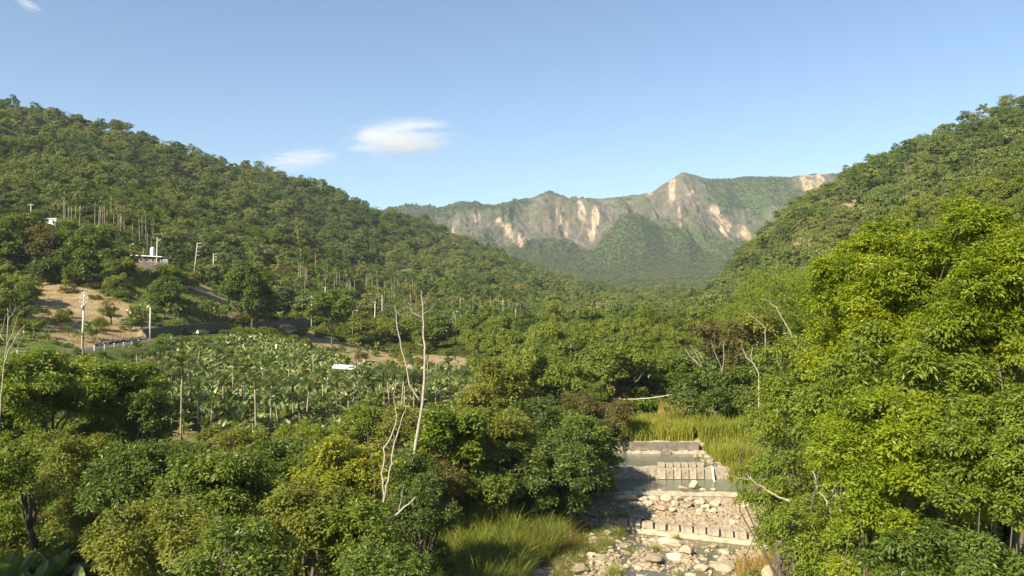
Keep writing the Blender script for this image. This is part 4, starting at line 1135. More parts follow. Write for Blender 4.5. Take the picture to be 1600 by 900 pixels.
# --- wood on the far range
X, Y, u = poisson(0, 560, 1420, 1150, 3080, lambda x, y, u: np.ones_like(x), 9.0, rngF)
Z = H(X, Y); rk, sc = rock_masks(X, Y, Z)
dzy = (H(X, Y + 6) - Z) / 6
# hidden ground is left out
hor_u = np.arange(560, 1421, 3.0); Yl = np.exp(np.linspace(math.log(200), math.log(3200), 600)); Ug, Yg2 = np.meshgrid(hor_u, Yl); Vh = np.minimum.accumulate(PY0 - F * (H((Ug - 800) / F * Yg2, Yg2)) / Yg2, 0)
iy = np.clip(np.searchsorted(Yl, Y * .985) - 1, 0, len(Yl) - 1); iu = np.clip(((u - 560) / 3).astype(int), 0, len(hor_u) - 1)
vt = PY0 - F * (Z + 16) / Y
keep = (rngF.random(len(X)) > np.clip(rk * 1.15 + sc * 2, 0, .985)) & (vt < Vh[iy, iu] + 2) & ((dzy > -.6) | (Y < 2300))
X, Y, Z, rk = X[keep], Y[keep], Z[keep], rk[keep]
s = rngF.uniform(.55, 1.05, len(X)) * np.where(rk > .25, .55, 1.0) * np.where(Y > 2900, .75, 1.0)
src = []
for k in range(4):
    p = (X[k], Y[k], Z[k]); src.append(place_copy(FARM[k], "tree", p, 0, 1.0, "round tree of the distant wood in the gap between the hills", "tree", "trees of the distant wood"))
scatter("mountain_forest", np.column_stack([X, Y, Z - .8]), np.column_stack([X * 0, X * 0, rngF.uniform(0, 6.28, len(X))]), np.column_stack([s, s, s * rngF.uniform(.8, 1.2, len(X))]), rngF.integers(0, 4, len(X)), src)
print("MOUNTAIN TREES", len(X))

# ------------------------------------------------------------------ banana plants
def banana(rng, stem_h=2.2, n=9, L=2.4, W=.55):
    st = Buf(); k = 6; lean = rng.normal(0, .12, 2)
    P = np.array([(lean[0] * t, lean[1] * t, stem_h * t - .2 * (1 - t)) for t in np.linspace(0, 1, 5)])
    st.tube(P, np.linspace(.16, .09, 5), 7)
    lf = Buf()
    for i in range(n):
        az = i * 2.4 + rng.uniform(-.4, .4); age = (i / (n - 1)) ** .8
        el = math.radians(88 - 36 * age + rng.uniform(-9, 9)); bend = (.25 + 1.25 * age) * rng.uniform(.7, 1.2)
        l = L * rng.uniform(.8, 1.1) * (.75 + .25 * math.sin(age * 3.14)); w = W * rng.uniform(.8, 1.15); m = 8
        p = np.array([lean[0], lean[1], stem_h]); pts = [p]; e = el
        dirs = []
        for s in range(m):
            d = np.array([math.cos(az) * math.cos(e), math.sin(az) * math.cos(e), math.sin(e)]); dirs.append(d); p = p + d * l / m; pts.append(p); e -= bend / m
        dirs.append(dirs[-1]); pts = np.array(pts); side = np.array([-math.sin(az), math.cos(az), 0]); tw = rng.uniform(-.5, .5)
        prof = np.array([.05, .25, .75, 1, 1, .95, .8, .5, .05]) * w / 2
        v = []
        for q, d, pr in zip(pts, dirs, prof):
            up = np.cross(d, side); s2 = side * math.cos(tw) + up * math.sin(tw); u2 = np.cross(s2, d) * -1
            v += [q - s2 * pr - abs(pr) * .45 * up * -1, q, q + s2 * pr - abs(pr) * .45 * up * -1]
        f = []
        for a in range(m): f += [(3 * a, 3 * a + 1, 3 * a + 4, 3 * a + 3), (3 * a + 1, 3 * a + 2, 3 * a + 5, 3 * a + 4)]
        lf.add(v, f, tone=np.full(len(f), np.clip(rng.normal(.45, .2) + (.25 if age > .85 else 0), 0, 1)))
    return st, lf
BAN = []
for i in range(8):
    rng = np.random.default_rng(400 + i); st, lf = banana(rng, rng.uniform(.7, 1.4), int(rng.integers(9, 13)), rng.uniform(2.0, 2.6), rng.uniform(.62, .82))
    BAN.append((st.mesh("stem", M['banana_stem'], True), lf.mesh("leaves", M['banana_leaf'])))
def banana_plant(loc, s, label, group=None, k=None, rz=None):
    k = int(rngF.integers(8)) if k is None else k
    r = empty("banana_plant", loc, rngF.uniform(0, 6.28) if rz is None else rz); r.scale = (s * .9, s * .9, s); tag(r, label, "banana plant", group)
    out = []
    for me, nm in ((BAN[k][0], "stem"), (BAN[k][1], "leaves")):
        c = bpy.data.objects.new(nm, me); link(c, r); out.append(c)
    return out
# trunks seen in the field: column, row of trunk top, row of foot
FIELD_P = [(231, 597, 645), (240, 583, 640), (249, 562, 640), (244, 615, 640), (270, 600, 663), (284, 585, 681), (311, 612, 660), (365, 570, 608), (308, 548, 576), (401, 607, 684), (424, 602, 665), (459, 612, 660), (490, 552, 592),
           (512, 640, 662), (527, 604, 645), (532, 610, 648), (586, 612, 640), (601, 590, 640), (609, 595, 632), (617, 590, 636), (627, 595, 650), (644, 570, 610), (647, 605, 640), (702, 578, 605), (719, 600, 630), (737, 622, 655), (740, 605, 640),
           (215, 590, 640), (222, 560, 600), (330, 640, 668), (350, 600, 640), (470, 640, 665), (553, 590, 622), (575, 604, 640), (660, 600, 635), (680, 604, 640), (690, 600, 628), (755, 600, 640), (765, 610, 645), (452, 575, 612), (382, 595, 640), (262, 640, 672), (296, 575, 612), (340, 560, 592), (480, 610, 650), (505, 600, 640), (545, 625, 655), (632, 600, 645), (668, 560, 600), (712, 560, 592), (728, 600, 640), (748, 570, 610), (560, 560, 588), (436, 630, 668), (412, 570, 605)]
gx = np.arange(-85, 5, 1.55); gy = np.arange(96, 232, 1.75); X, Y = np.meshgrid(gx, gy); X = (X + rngF.uniform(-.7, .7, X.shape)).ravel(); Y = (Y + rngF.uniform(-.7, .7, Y.shape)).ravel()
u = uv(X, Y); gaps = fbm(X / 9, Y / 14, 3, 71)
thin = np.where(u > 470, .30, .0)
m = in_field(u, Y) & (gaps > .33) & (rngF.random(len(X)) > thin) & (Y > np.interp(u, [190, 260, 330, 480, 520, 800], [118, 104, 98, 99, 104, 104]))
sd, zr = road_info(X, Y); m &= ~(np.abs(sd) < 4.5)
for (px, pt, pb) in FIELD_P:
    yp = first_hit(px, pb + 9, 88, 260); m &= ~((np.abs(u - px) < 6) & (Y < yp + .5) & (Y > yp - 10))
X, Y, u = X[m], Y[m], u[m]; Z = H(X, Y)
order = np.argsort(Y + rngF.uniform(-30, 30, len(Y)))
for i in order[:262]:
    banana_plant((X[i], Y[i], Z[i]), float(rngF.uniform(.8, 1.12)), "banana plant standing in the rows of the large field below the road", "banana plants of the field")
i = order[262:]; s = rngF.uniform(.8, 1.12, len(i))
print("BANANAS", len(order))
BSRC = []
for k in range(8):
    q = i[k]; c = banana_plant((X[q], Y[q], Z[q]), 1.0, "banana plant standing in the rows of the large field below the road", "banana plants of the field", k); BSRC.append(c[1])
i = i[8:]; s = s[8:]
scatter("banana_grove", np.column_stack([X[i], Y[i], Z[i]]), np.column_stack([rngF.normal(0, .1, len(i)), rngF.normal(0, .1, len(i)), rngF.uniform(0, 6.28, len(i))]), np.column_stack([s, s, s]), rngF.integers(0, 8, len(i)), BSRC)
# other bananas: on the terrace above the wall, by the road, the hillside
for j in range(58):
    px = rngF.uniform(200, 352); Y_ = np.interp(px, [205, 350], [197, 236]) + rngF.uniform(0, 12)
    banana_plant(ground(px, Y_), float(rngF.uniform(1.0, 1.35)), "banana plant on the terrace above the first retaining wall", "banana plants above the wall")
for j in range(12):
    px = rngF.uniform(30, 150); Y_ = np.interp(px, [30, 150], [156, 172]) + rngF.uniform(0, 6)
    banana_plant(ground(px, Y_), float(rngF.uniform(.8, 1.1)), "shaded banana plant along the uphill side of the road", "banana plants beside the road")
for j, (px, Y_) in enumerate([(425, 262), (438, 266), (462, 268), (447, 275), (265, 262), (325, 275), (330, 282), (262, 268), (560, 232), (575, 228), (590, 236), (610, 226), (545, 240)]):
    banana_plant(ground(px, Y_), 1.15, ["banana plant with arching leaves on the bank above the second wall", "bright banana plant on the slope left of the cleared patch", "banana plant at the top of the banana field near the bare bank"][0 if j < 4 else (1 if j < 8 else 2)],
                 ["bananas above the second wall", "bananas on the slope", "bananas near the bare bank"][0 if j < 4 else (1 if j < 8 else 2)])
for px, Y_, s, lab in [(52, 43, 1.25, "large shaded banana plant at the bottom left, nearest the left edge"), (120, 42, 1.25, "large shaded banana plant in the dark corner, right one"), (12, 45, 1.3, "shaded banana plant cut by the left edge of the scene"),
                       (92, 47, 1.35, "tall shaded banana plant standing between the other large ones"), (158, 43, 1.15, "shaded banana plant whose long leaf reaches out to the right")]:
    banana_plant(ground(px, Y_), s, lab)

# ------------------------------------------------------------------ palms
def palm_fronds(rng, n=9, L=1.9, z=0.0, wl=.42, droop=1.3, up=62, leaf_w=.06, step=14):
    b = Buf()
    for i in range(n):
        az = i * 2.39996 + rng.uniform(-.3, .3); e = math.radians(rng.uniform(up - 45, up + 12)); m = step; l = L * rng.uniform(.85, 1.1); p = np.array([0, 0, z]); side = np.array([-math.sin(az), math.cos(az), 0])
        tone = np.clip(rng.normal(.5, .2), 0, 1); pts = [p]; bd = droop * rng.uniform(.7, 1.3)
        for s in range(m):
            d = np.array([math.cos(az) * math.cos(e), math.sin(az) * math.cos(e), math.sin(e)]); p = p + d * l / m; pts.append(p); e -= bd / m * (0.5 + s / m)
            if s < 2: continue
            ll = wl * L * .55 * math.sin(math.pi * min(1, (s + 1.5) / (m + 1.5)) * .93 + .1); upv = np.cross(side, d)
            for sg in (-1, 1):
                t = unit(side * sg + d * .55 + upv * -.25 * 1 + np.array([0, 0, -.45]) * rng.uniform(.3, 1.2)); nn = unit(upv * -1 + d * .1)
                add_leaves(b, p[None], t[None], nn[None], ll, leaf_w, .0, tone)
        b.tube(np.array(pts)[::3], np.linspace(.03, .008, len(pts[::3])) * L / 1.9, 4)
    return b
AREC = []
for i in range(5):
    rng = np.random.default_rng(500 + i); AREC.append(palm_fronds(rng, 9, 2.3, 0, .62, 1.9, 62, .125, 15).mesh("fronds", M['palm_leaf']))
shaft = Buf(); shaft.tube([(0, 0, -1.0), (0, 0, -.7), (0, 0, -.1), (0, 0, .1)], [.10, .13, .10, .04], 6); SHAFT = shaft.mesh("crownshaft", M['hill_leaf'], True)
def areca(px, Y, h, label, group=None, s=1.0, loc=None, lean=None):
    p = ground(px, Y) if loc is None else Vector(loc)
    r = empty("areca_palm", p); tag(r, label, "palm", group)
    lx, ly = (rngF.normal(0, .2), rngF.normal(0, .2)) if lean is None else lean
    t = Buf(); ts = np.linspace(0, 1, 7); pts = np.column_stack([lx * ts ** 1.6, ly * ts ** 1.6, h * ts]); pts[0, 2] = -.4
    t.tube(pts, np.linspace(.13, .09, 7), 6); t.obj("trunk", M['palm_bark'], r, smooth=True)
    for me, nm, dz in ((SHAFT, "crownshaft", .95), (AREC[int(rngF.integers(5))], "fronds", .95)):
        c = bpy.data.objects.new(nm, me); link(c, r); c.location = (lx, ly, h + dz * s); c.scale = (s, s, s); c.rotation_euler = (0, 0, rngF.uniform(0, 6.28))
def px_h(py_top, py_base, Y): return (py_base - py_top) / F * Y
for (px, pt, pb) in FIELD_P:
    Y_ = first_hit(px, pb + 9, 88, 260); areca(px, Y_, px_h(pt, pb + 9, Y_), "slender areca palm with a pale trunk rising out of the banana field", "areca palms of the banana field", 1.2)
areca(828, 118, px_h(560, 640, 118), "lone tall areca palm with a pale trunk against the woods right of the field", None, 1.15, lean=(.1, 0))
areca(818, 121, 6.5, "shorter areca palm close to the left of the lone tall one")
areca(862, 138, 8.0, "areca palm half hidden in the dark wood right of the lone tall palm")
areca(892, 135, 8.5, "areca palm with yellowing fronds deep in the valley wood")
areca(130, 148, 3.6, "young areca palm beside the utility pole at the road")
areca(215, 150, 3.0, "short areca palm with yellow fronds near the corner of the field")
areca(222, 262, 7.0, "areca palm standing in front of the flat roofed building")
for (a, c, Y0, Y1, n, h0, h1, lab, grp) in [(95, 245, 290, 335, 36, 10, 13, "areca palm in the grove on the slope above the dark trees", "areca palms right of the white hut"),
                                  (462, 650, 330, 440, 50, 10.5, 13.5, "areca palm in the plantation above the utility poles", "areca palms of the middle slope"),
                                  (280, 352, 640, 672, 24, 9, 12, "areca palm on the crest of the left hill against the sky", "areca palms on the hill crest"),
                                  (700, 830, 215, 330, 18, 10, 13, "areca palm between trees on the valley floor", "areca palms of the valley floor")]:
    for j in range(n):
        px = rngF.uniform(a, c); Y_ = rngF.uniform(Y0, Y1); areca(px, Y_, rngF.uniform(h0, h1), lab, grp, 1.35)
# the big feather palm on the slope
r = empty("palm", ground(181, 292)); tag(r, "large palm with long arching feather fronds on the left slope", "palm")
t = Buf(); t.tube([(0, 0, -.5), (.1, 0, 2.5), (0, .1, 5)], [.3, .24, .2], 8); t.obj("trunk", M['bark'], r, smooth=True)
fb = palm_fronds(np.random.default_rng(9), 15, 6.2, 5.0, .32, 1.5, 62, .16, 26); fb.obj("fronds", M['palm_leaf'], r)

# ------------------------------------------------------------------ bamboo
def bamboo(rng, n=30, Hh=12, sp=1.6):
    c = Buf(); l = Buf()
    for i in range(n):
        az = rng.uniform(0, 6.28); r0 = sp * math.sqrt(rng.random()); h = Hh * rng.uniform(.75, 1.05); out = rng.uniform(.15, .55); k = 12
        ts = np.linspace(0, 1, k); b0 = np.array([math.cos(az) * r0, math.sin(az) * r0, 0]); d = np.array([math.cos(az + rng.normal(0, .5)), math.sin(az + rng.normal(0, .5)), 0])
        P = b0 + d * (out * h * ts ** 2.4)[:, None] + np.column_stack([ts * 0, ts * 0, h * (ts - .22 * out * 2 * ts ** 4)])
        c.tube(P, np.linspace(.05, .012, k), 4)
        for j in range(3, k):
            m = 56; q = P[j] + rng.normal(0, .40 * (.6 + ts[j] * .6), (m, 3)); az2 = rng.uniform(0, 6.28, m)
            t = unit(np.column_stack([np.cos(az2), np.sin(az2), -.9 + 0 * az2]) + d * .3); nn = unit(rng.normal(0, .4, (m, 3)) + np.array([0, 0, 1.0]))
            add_leaves(l, q, t, nn, rng.uniform(.35, .7, m), .12, .1, rng.normal(.5, .2) + rng.normal(0, .1, m))
    return c, l
BAM = []
for i in range(3):
    c, l = bamboo(np.random.default_rng(600 + i)); BAM.append((c.mesh("culms", M['palm_bark'], True), l.mesh("leaves", M['bamboo_leaf'])))
for j, (px, Y_, s, lab) in enumerate([(1205, 150, 1.3, "feathery bamboo clump, tallest one left of the big lime trees"), (1242, 138, 1.3, "bamboo clump closest to the big lime tree"), (1165, 160, 1.05, "yellowish bamboo clump under the pale rock pinnacle"), (1185, 140, 1.0, "low bamboo clump in front of the tallest one"),
        (1272, 150, 1.35, "bamboo clump half behind the big lime tree"), (1225, 170, 1.35, "bamboo clump standing behind the tallest one"), (1145, 150, .9, "small bamboo clump at the left end of the thicket"), (1262, 122, 1.1, "small bamboo clump above the drooping tree"), (850, 330, .9, "distant bamboo clump in the middle of the valley")]):
    r = empty("bamboo", ground(px, Y_), j * 1.3); r.scale = (s, s, s); tag(r, lab, "bamboo")
    for me, nm in zip(BAM[j % 3], ("culms", "leaves")):
        c = bpy.data.objects.new(nm, me); link(c, r)

# ------------------------------------------------------------------ reeds and grass
def blades(b, P, h, lean, w, rng, tone0=.4, seg=4):
    k = len(P); az = rng.uniform(0, 6.28, k); d = np.column_stack([np.cos(az), np.sin(az), np.zeros(k)]); s = np.column_stack([-np.sin(az), np.cos(az), np.zeros(k)])
    a2 = rng.uniform(0, 6.28, k); s = np.column_stack([np.cos(a2), np.sin(a2), np.zeros(k)])
    ts = np.linspace(0, 1, seg + 1); V = []
    for t in ts:
        c = P + d * (lean * h * t ** 2)[:, None] + np.column_stack([np.zeros(k), np.zeros(k), h * (t - .35 * lean * t ** 3)])
        ww = (w * (1 - t) ** .6 * .5 + .002)[:, None]
        V += [c - s * ww, c + s * ww]
    V = np.stack(V, 1).reshape(-1, 3); nn = 2 * (seg + 1); base = np.arange(k)[:, None, None] * nn
    q = np.array([(2 * i, 2 * i + 1, 2 * i + 3, 2 * i + 2) for i in range(seg)])[None] + base
    tone = np.repeat(np.clip(rng.normal(tone0, .2, k), 0, 1), seg)
    b.add(V, q.reshape(-1, 4), tone=tone)
def reed_patch(name, n, pts_fn, h0, h1, w, mat, tone0, rng, lean=(.1, .6)):
    b = Buf(); P = pts_fn(n); P = np.column_stack([P[:, 0], P[:, 1], H(P[:, 0], P[:, 1]) - .05])
    hh = rng.uniform(h0, h1, len(P)) * (.7 + .6 * vnoise(P[:, 0] / 1.5, P[:, 1] / 1.5, 3))
    blades(b, P, hh, rng.uniform(*lean, len(P)), np.full(len(P), w), rng, tone0)
    o = b.obj(name, mat); tag(o, kind="stuff"); return o
rngG = np.random.default_rng(44)
def region(u0, u1, y0, y1, noise=.0, cond=None):
    def f(n):
        Y = rngG.uniform(y0, y1, n * 2); u = rngG.uniform(u0, u1, n * 2); X = (u - 800) / F * Y
        m = fbm(X / 2.2, Y / 2.2, 3, 81) > noise
        if cond is not None: m &= cond(X, Y, u)
        return np.column_stack([X, Y])[m][:n]
    return f
def off_stream(k): return lambda X, Y, u: (np.abs(X - np.interp(Y, SY, SCX)) > np.interp(Y, SY, SHW) + k)
reed_patch("reeds", 9000, region(975, 1082, 90.2, 101), .9, 2.2, .075, M['reed'], .45, rngG, (.05, .4))
reed_patch("reeds", 15000, region(1060, 1205, 78.5, 94, 0, lambda X, Y, u: (X > np.interp(Y, [78, 82, 88, 92, 100], [22.8, 21.8, 21.6, 21.5, 20.5]))), 1.2, 2.9, .075, M['reed'], .38, rngG, (.05, .4))
reed_patch("reeds", 5000, region(1030, 1075, 101, 108), 1.2, 2.4, .08, M['dry_reed'], .35, rngG, (.05, .4))
reed_patch("tall_grass", 30000, region(640, 880, 42, 66, .2, off_stream(-.5)), 1.0, 3.0, .036, M['grass_blade'], .42, rngG, (.2, .9))
reed_patch("reeds", 5200, region(665, 860, 44, 64, .5, off_stream(-.5)), 1.6, 3.6, .05, M['reed'], .35, rngG, (.15, .8))
reed_patch("dry_grass", 5000, region(700, 900, 44, 66, .5, off_stream(-.8)), .8, 2.2, .03, M['dry_reed'], .35, rngG, (.2, .9))
reed_patch("grass", 14000, region(800, 990, 48, 71, .42, lambda X, Y, u: (X < np.interp(Y, SY, SCX) - np.interp(Y, SY, SHW) * .55)), .25, .9, .02, M['grass_blade'], .55, rngG, (.2, .9))
reed_patch("grass", 9000, region(1120, 1230, 38, 60, .3, lambda X, Y, u: (X > np.interp(Y, SY, SCX) + np.interp(Y, SY, SHW) - 1)), .5, 1.5, .025, M['dry_reed'], .35, rngG, (.2, .9))
reed_patch("grass", 8000, region(-20, 240, 42, 62, .3), .5, 1.6, .04, M['grass_blade'], .35, rngG, (.2, .9))
reed_patch("dry_grass", 7000, region(-10, 60, 60, 72, .2), .5, 1.5, .04, M['dry_reed'], .3, rngG, (.2, .7))
reed_patch("meadow_grass", 9000, region(205, 345, 226, 262, .2), .4, 1.2, .12, M['reed'], .3, rngG, (.2, .7))
reed_patch("dry_grass", 9000, region(20, 240, 162, 236, .45), .15, .5, .12, M['dry_reed'], .4, rngG, (.2, .7))
# single tufts in the stream
for j, (px, py, wd, h, t0, lab) in enumerate([(967, 836, .55, 1.2, .1, "tall green tuft of grass at the left end of the lowest dam"), (1057, 843, .32, .9, .1, "thin tuft of grass in front of the lowest dam teeth"), (990, 862, .8, .5, .05, "low bright green cushion of grass at the water's edge"),
        (958, 898, .9, 1.6, .15, "tall tuft of grass standing in the water at the bottom"), (1023, 858, .35, .8, .3, "yellowish tuft beside the wide mossy boulder"), (1098, 790, .4, .6, .4, "pale tuft between the two lower dams, right side"), (945, 850, .5, 1.0, .3, "grass tuft on the cobbles left of the stream"),
        (905, 845, .6, 1.1, .3, "thick grass tuft on the left bank near the reddish boulder"), (1055, 900, .5, .7, .2, "short tuft at the bottom in the middle of the stream")]):
    Y_ = yz(py, -20.05 if py > 830 else -19.3); x = (px - 800) / F * Y_; rg = np.random.default_rng(700 + j); k = 170
    P = np.column_stack([rg.normal(0, wd * .45, k), rg.normal(0, wd * .45, k), np.full(k, -.05)]); b = Buf(); blades(b, P, rg.uniform(.4, 1, k) * h, rg.uniform(.1, .9, k), np.full(k, .022), rg, t0 + .15)
    o = b.obj("grass_tuft", M['reed'], None, (x, Y_, max(float(H(x, Y_)), -20.08))); tag(o, lab, "grass tuft")
# dry plumes at the bottom right
for j, (px, Y_, h, lab) in enumerate([(1168, 45, 2.0, "dry tan pampas plume, highest of those by the water at the bottom"), (1188, 42, 1.7, "dry tan plume leaning right at the foot of the right bank"), (1150, 46, 1.2, "short dry plume nearest the stream cobbles"), (1205, 47, 2.3, "dry plume in front of the leaning tree"), (1178, 39, 1.3, "dry plume at the very bottom edge")]):
    rg = np.random.default_rng(720 + j); r = empty("pampas_grass", ground(px, Y_)); tag(r, lab, "pampas grass")
    b = Buf(); k = 260; P = np.column_stack([rg.normal(0, .25, k), rg.normal(0, .25, k), np.full(k, -.05)]); blades(b, P, rg.uniform(.4, 1, k) * h * .8, rg.uniform(.2, .9, k), np.full(k, .022), rg, .35); b.obj("leaves", M['dry_reed'], r)
    b = Buf()
    for q in range(6):
        a = rg.normal(0, .25, 2); top = np.array([a[0] * h, a[1] * h, h * rg.uniform(.9, 1.1)]); P = np.array([[a[0] * h * t * t, a[1] * h * t * t, top[2] * t] for t in np.linspace(0, 1, 6)]); b.tube(P, .008, 4)
        m = 260; tt = rg.uniform(.62, 1.02, m); C = np.column_stack([a[0] * h * tt ** 2, a[1] * h * tt ** 2, top[2] * tt]); t = unit(rg.normal(0, .35, (m, 3)) + np.array([a[0], a[1], 1.0])); add_leaves(b, C, t, unit(rg.normal(size=(m, 3))), .16, .02, 0, rg.normal(.6, .15, m))
    b.obj("plume", M['dry_reed'], r)

# ------------------------------------------------------------------ bare and dead wood
def P3(px, py, Y): return np.array([(px - 800) / F * Y, Y, (PY0 - py) / F * Y])
def dead(name, label, cat, stems, mat='pale_bark', twigs=0, seed=0, base=None, down=True):
    """stems: lists of (px, py, distance, radius); the first one holds the foot"""
    rg = np.random.default_rng(800 + seed); p0 = P3(*stems[0][0][:3]); gz = float(H(p0[0], p0[1])); root = empty(name, (p0[0], p0[1], gz)); tag(root, label, cat); org = np.array([p0[0], p0[1], gz])
    b = Buf(); br = Buf()
    for i, st in enumerate(stems):
        pts = np.array([P3(*s[:3]) for s in st]) - org; rad = [s[3] for s in st]
        if i == 0 and down: pts = np.vstack([[pts[0][0], pts[0][1], -.4], pts]); rad = [rad[0] * 1.1] + rad
        # finer, slightly wavering line
        n = len(pts); tt = np.linspace(0, n - 1, (n - 1) * 4 + 1); pts = np.column_stack([np.interp(tt, range(n), pts[:, k]) for k in range(3)]); rad = np.interp(tt, range(n), rad)
        pts[1:-1] += rg.normal(0, .025, (len(pts) - 2, 3))
        (b if i == 0 else br).tube(pts, rad, 7)
        for q in range(twigs):
            k = rg.integers(len(pts) // 3, len(pts)); d = unit(rg.normal(0, 1, 3) + np.array([0, 0, .6])); l = rg.uniform(.3, 1.1); br.tube(limb_path(rg, pts[k], pts[k] + d * l, .15, 4), np.linspace(rad[k] * .4, .006, 4), 4)
    b.obj("trunk", M[mat], root, smooth=True)
    if br.v: br.obj("branch", M[mat], root, smooth=True)
    return root
dead("dead_tree", "tall dead pale tree with forked top rising above the banana field", "dead tree",
     [[(642, 752, 60, 0.141), (651, 690, 60, 0.123), (661, 625, 60, 0.106), (664, 560, 60, 0.088), (662, 520, 60, 0.070), (660, 470, 60, 0.044), (658, 455, 60, 0.018)],
      [(658, 628, 60, 0.062), (640, 600, 60, 0.057), (632, 560, 60, 0.053), (622, 520, 60, 0.048), (618, 490, 60, 0.031), (616, 478, 60, 0.018)], [(660, 496, 60, 0.031), (646, 490, 60, 0.026), (638, 472, 60, 0.013)], [(661, 490, 60, 0.026), (672, 484, 60, 0.018), (682, 472, 60, 0.009)], [(646, 490, 60, 0.018), (634, 478, 60, 0.009)], [(660, 478, 60, 0.018), (668, 466, 60, 0.007)]], twigs=3, seed=1)
dead("dead_tree", "leaning bare grey stems rising from one foot left of the tall dead tree", "dead tree",
     [[(592, 812, 38, .055), (600, 780, 38, .05), (607, 750, 38, .045), (613, 715, 38, .04), (620, 680, 38, .03), (632, 645, 38, .02), (640, 628, 38, .008)],
      [(594, 806, 38, .05), (600, 775, 38, .045), (598, 740, 38, .045), (603, 700, 38, .04), (618, 665, 38, .035), (621, 650, 38, .03), (616, 625, 38, .02), (618, 600, 38, .01)], [(612, 725, 38, .02), (620, 718, 38, .01)], [(599, 745, 38, .02), (593, 725, 38, .01)]], 'bark' if False else 'pale_bark', 2, 2)
dead("fallen_branch", "broken pale branch lying slanted over the dark bushes", "branch", [[(583, 828, 36.5, .035), (600, 815, 36.2, .05), (620, 802, 36, .045), (638, 788, 36, .035), (651, 775, 36, .02)], [(624, 800, 36, .02), (628, 780, 36, .015), (631, 755, 36, .006)]], twigs=0, seed=3, down=False)
dead("dead_tree", "single thin bare stem in front of the yellow tree", "dead tree", [[(585, 740, 39, .025), (576, 700, 39, .022), (573, 660, 39, .018), (576, 635, 39, .006)]], 'bark', 1, 4)
dead("dead_tree", "bare branching grey tree at the left edge before the shaded bank", "dead tree",
     [[(0, 690, 66, 0.066), (3, 620, 66, 0.061), (8, 570, 66, 0.050), (11, 540, 66, 0.039), (14, 500, 66, .05), (12, 482, 66, .02)], [(6, 575, 66, .05), (16, 545, 66, .045), (28, 522, 66, .035), (40, 508, 66, .02)], [(10, 545, 66, .04), (20, 520, 66, .035), (26, 500, 66, .02), (32, 484, 66, .01)], [(8, 560, 66, .03), (28, 545, 66, .02), (39, 518, 66, .01)], [(10, 535, 66, .04), (-8, 512, 66, .03), (-14, 500, 66, .02)], [(-10, 530, 66, .04), (2, 525, 66, .03), (10, 490, 66, .01)], [(14, 500, 66, .03), (20, 490, 66, .02), (24, 480, 66, .01)]], twigs=4, seed=5)
dead("dead_tree", "many stemmed bare pale tree above the head of the stream", "dead tree",
     [[(1128, 616, 108, .11), (1112, 597, 108, .10), (1100, 580, 108, .09), (1088, 565, 108, .07), (1077, 556, 108, .05), (1070, 545, 108, .02)], [(1100, 580, 108, .06), (1092, 562, 108, .05), (1083, 545, 108, .04), (1080, 540, 108, .02)], [(1122, 605, 108, .06), (1105, 575, 108, .055), (1095, 555, 108, .045), (1086, 545, 108, .02)],
      [(1128, 590, 108, .07), (1126, 572, 108, .06), (1118, 555, 108, .045), (1113, 540, 108, .025), (1111, 530, 108, .01)], [(1127, 585, 108, .05), (1131, 560, 108, .04), (1130, 540, 108, .03), (1133, 528, 108, .01)], [(1090, 566, 108, .03), (1074, 562, 108, .02), (1066, 558, 108, .01)]], twigs=4, seed=6)
dead("dead_tree", "forked bare white limb below the bamboo", "dead tree", [[(1185, 583, 92, .09), (1177, 568, 92, .08), (1165, 558, 92, .06), (1160, 545, 92, .04), (1158, 538, 92, .015)], [(1175, 566, 92, .05), (1173, 556, 92, .04), (1175, 542, 92, .015)], [(1162, 552, 92, .03), (1150, 556, 92, .01)]], twigs=2, seed=7)
dead("dead_tree", "bent bare pole arching out of the bamboo", "dead tree", [[(1247, 544, 70, .07), (1238, 525, 70, .065), (1224, 500, 70, .055), (1212, 480, 70, .045), (1200, 470, 70, .03), (1188, 467, 70, .012)]], 'pale_bark', 0, 8)
dead("dead_tree", "thin bare pole arching among the leaves below the bent pole", "dead tree", [[(1230, 598, 66, .06), (1222, 578, 66, .05), (1212, 562, 66, .04), (1203, 552, 66, .03), (1190, 548, 66, .012)], [(1226, 588, 66, .02), (1238, 576, 66, .008)], [(1215, 566, 66, .02), (1215, 548, 66, .015), (1216, 538, 66, .006)]], twigs=1, seed=9)
dead("dead_tree", "thin dark pole slanting across the bamboo", "dead tree", [[(1195, 512, 100, .05), (1182, 500, 100, .045), (1170, 490, 100, .035), (1155, 480, 100, .015)]], 'pale_bark', 0, 10)
dead("dead_tree", "long bare white branch reaching over the stream from the right bank", "dead tree",
     [[(1285, 803, 30.5, .05), (1262, 797, 30.6, .048), (1240, 786, 30.7, .045), (1222, 778, 30.8, .04), (1205, 770, 30.9, .035), (1185, 758, 31, .03), (1172, 748, 31, .025), (1166, 738, 31, .012)], [(1172, 748, 31, .018), (1150, 746, 31, .014), (1128, 738, 31, .006)], [(1240, 786, 30.7, .02), (1230, 778, 30.7, .008)]], twigs=1, seed=11, down=False)
dead("dead_tree", "short crooked white stem inside the right bank bushes", "dead tree", [[(1293, 792, 29, .04), (1283, 775, 29, .038), (1274, 758, 29, .03), (1268, 735, 29, .015)]], twigs=1, seed=12)

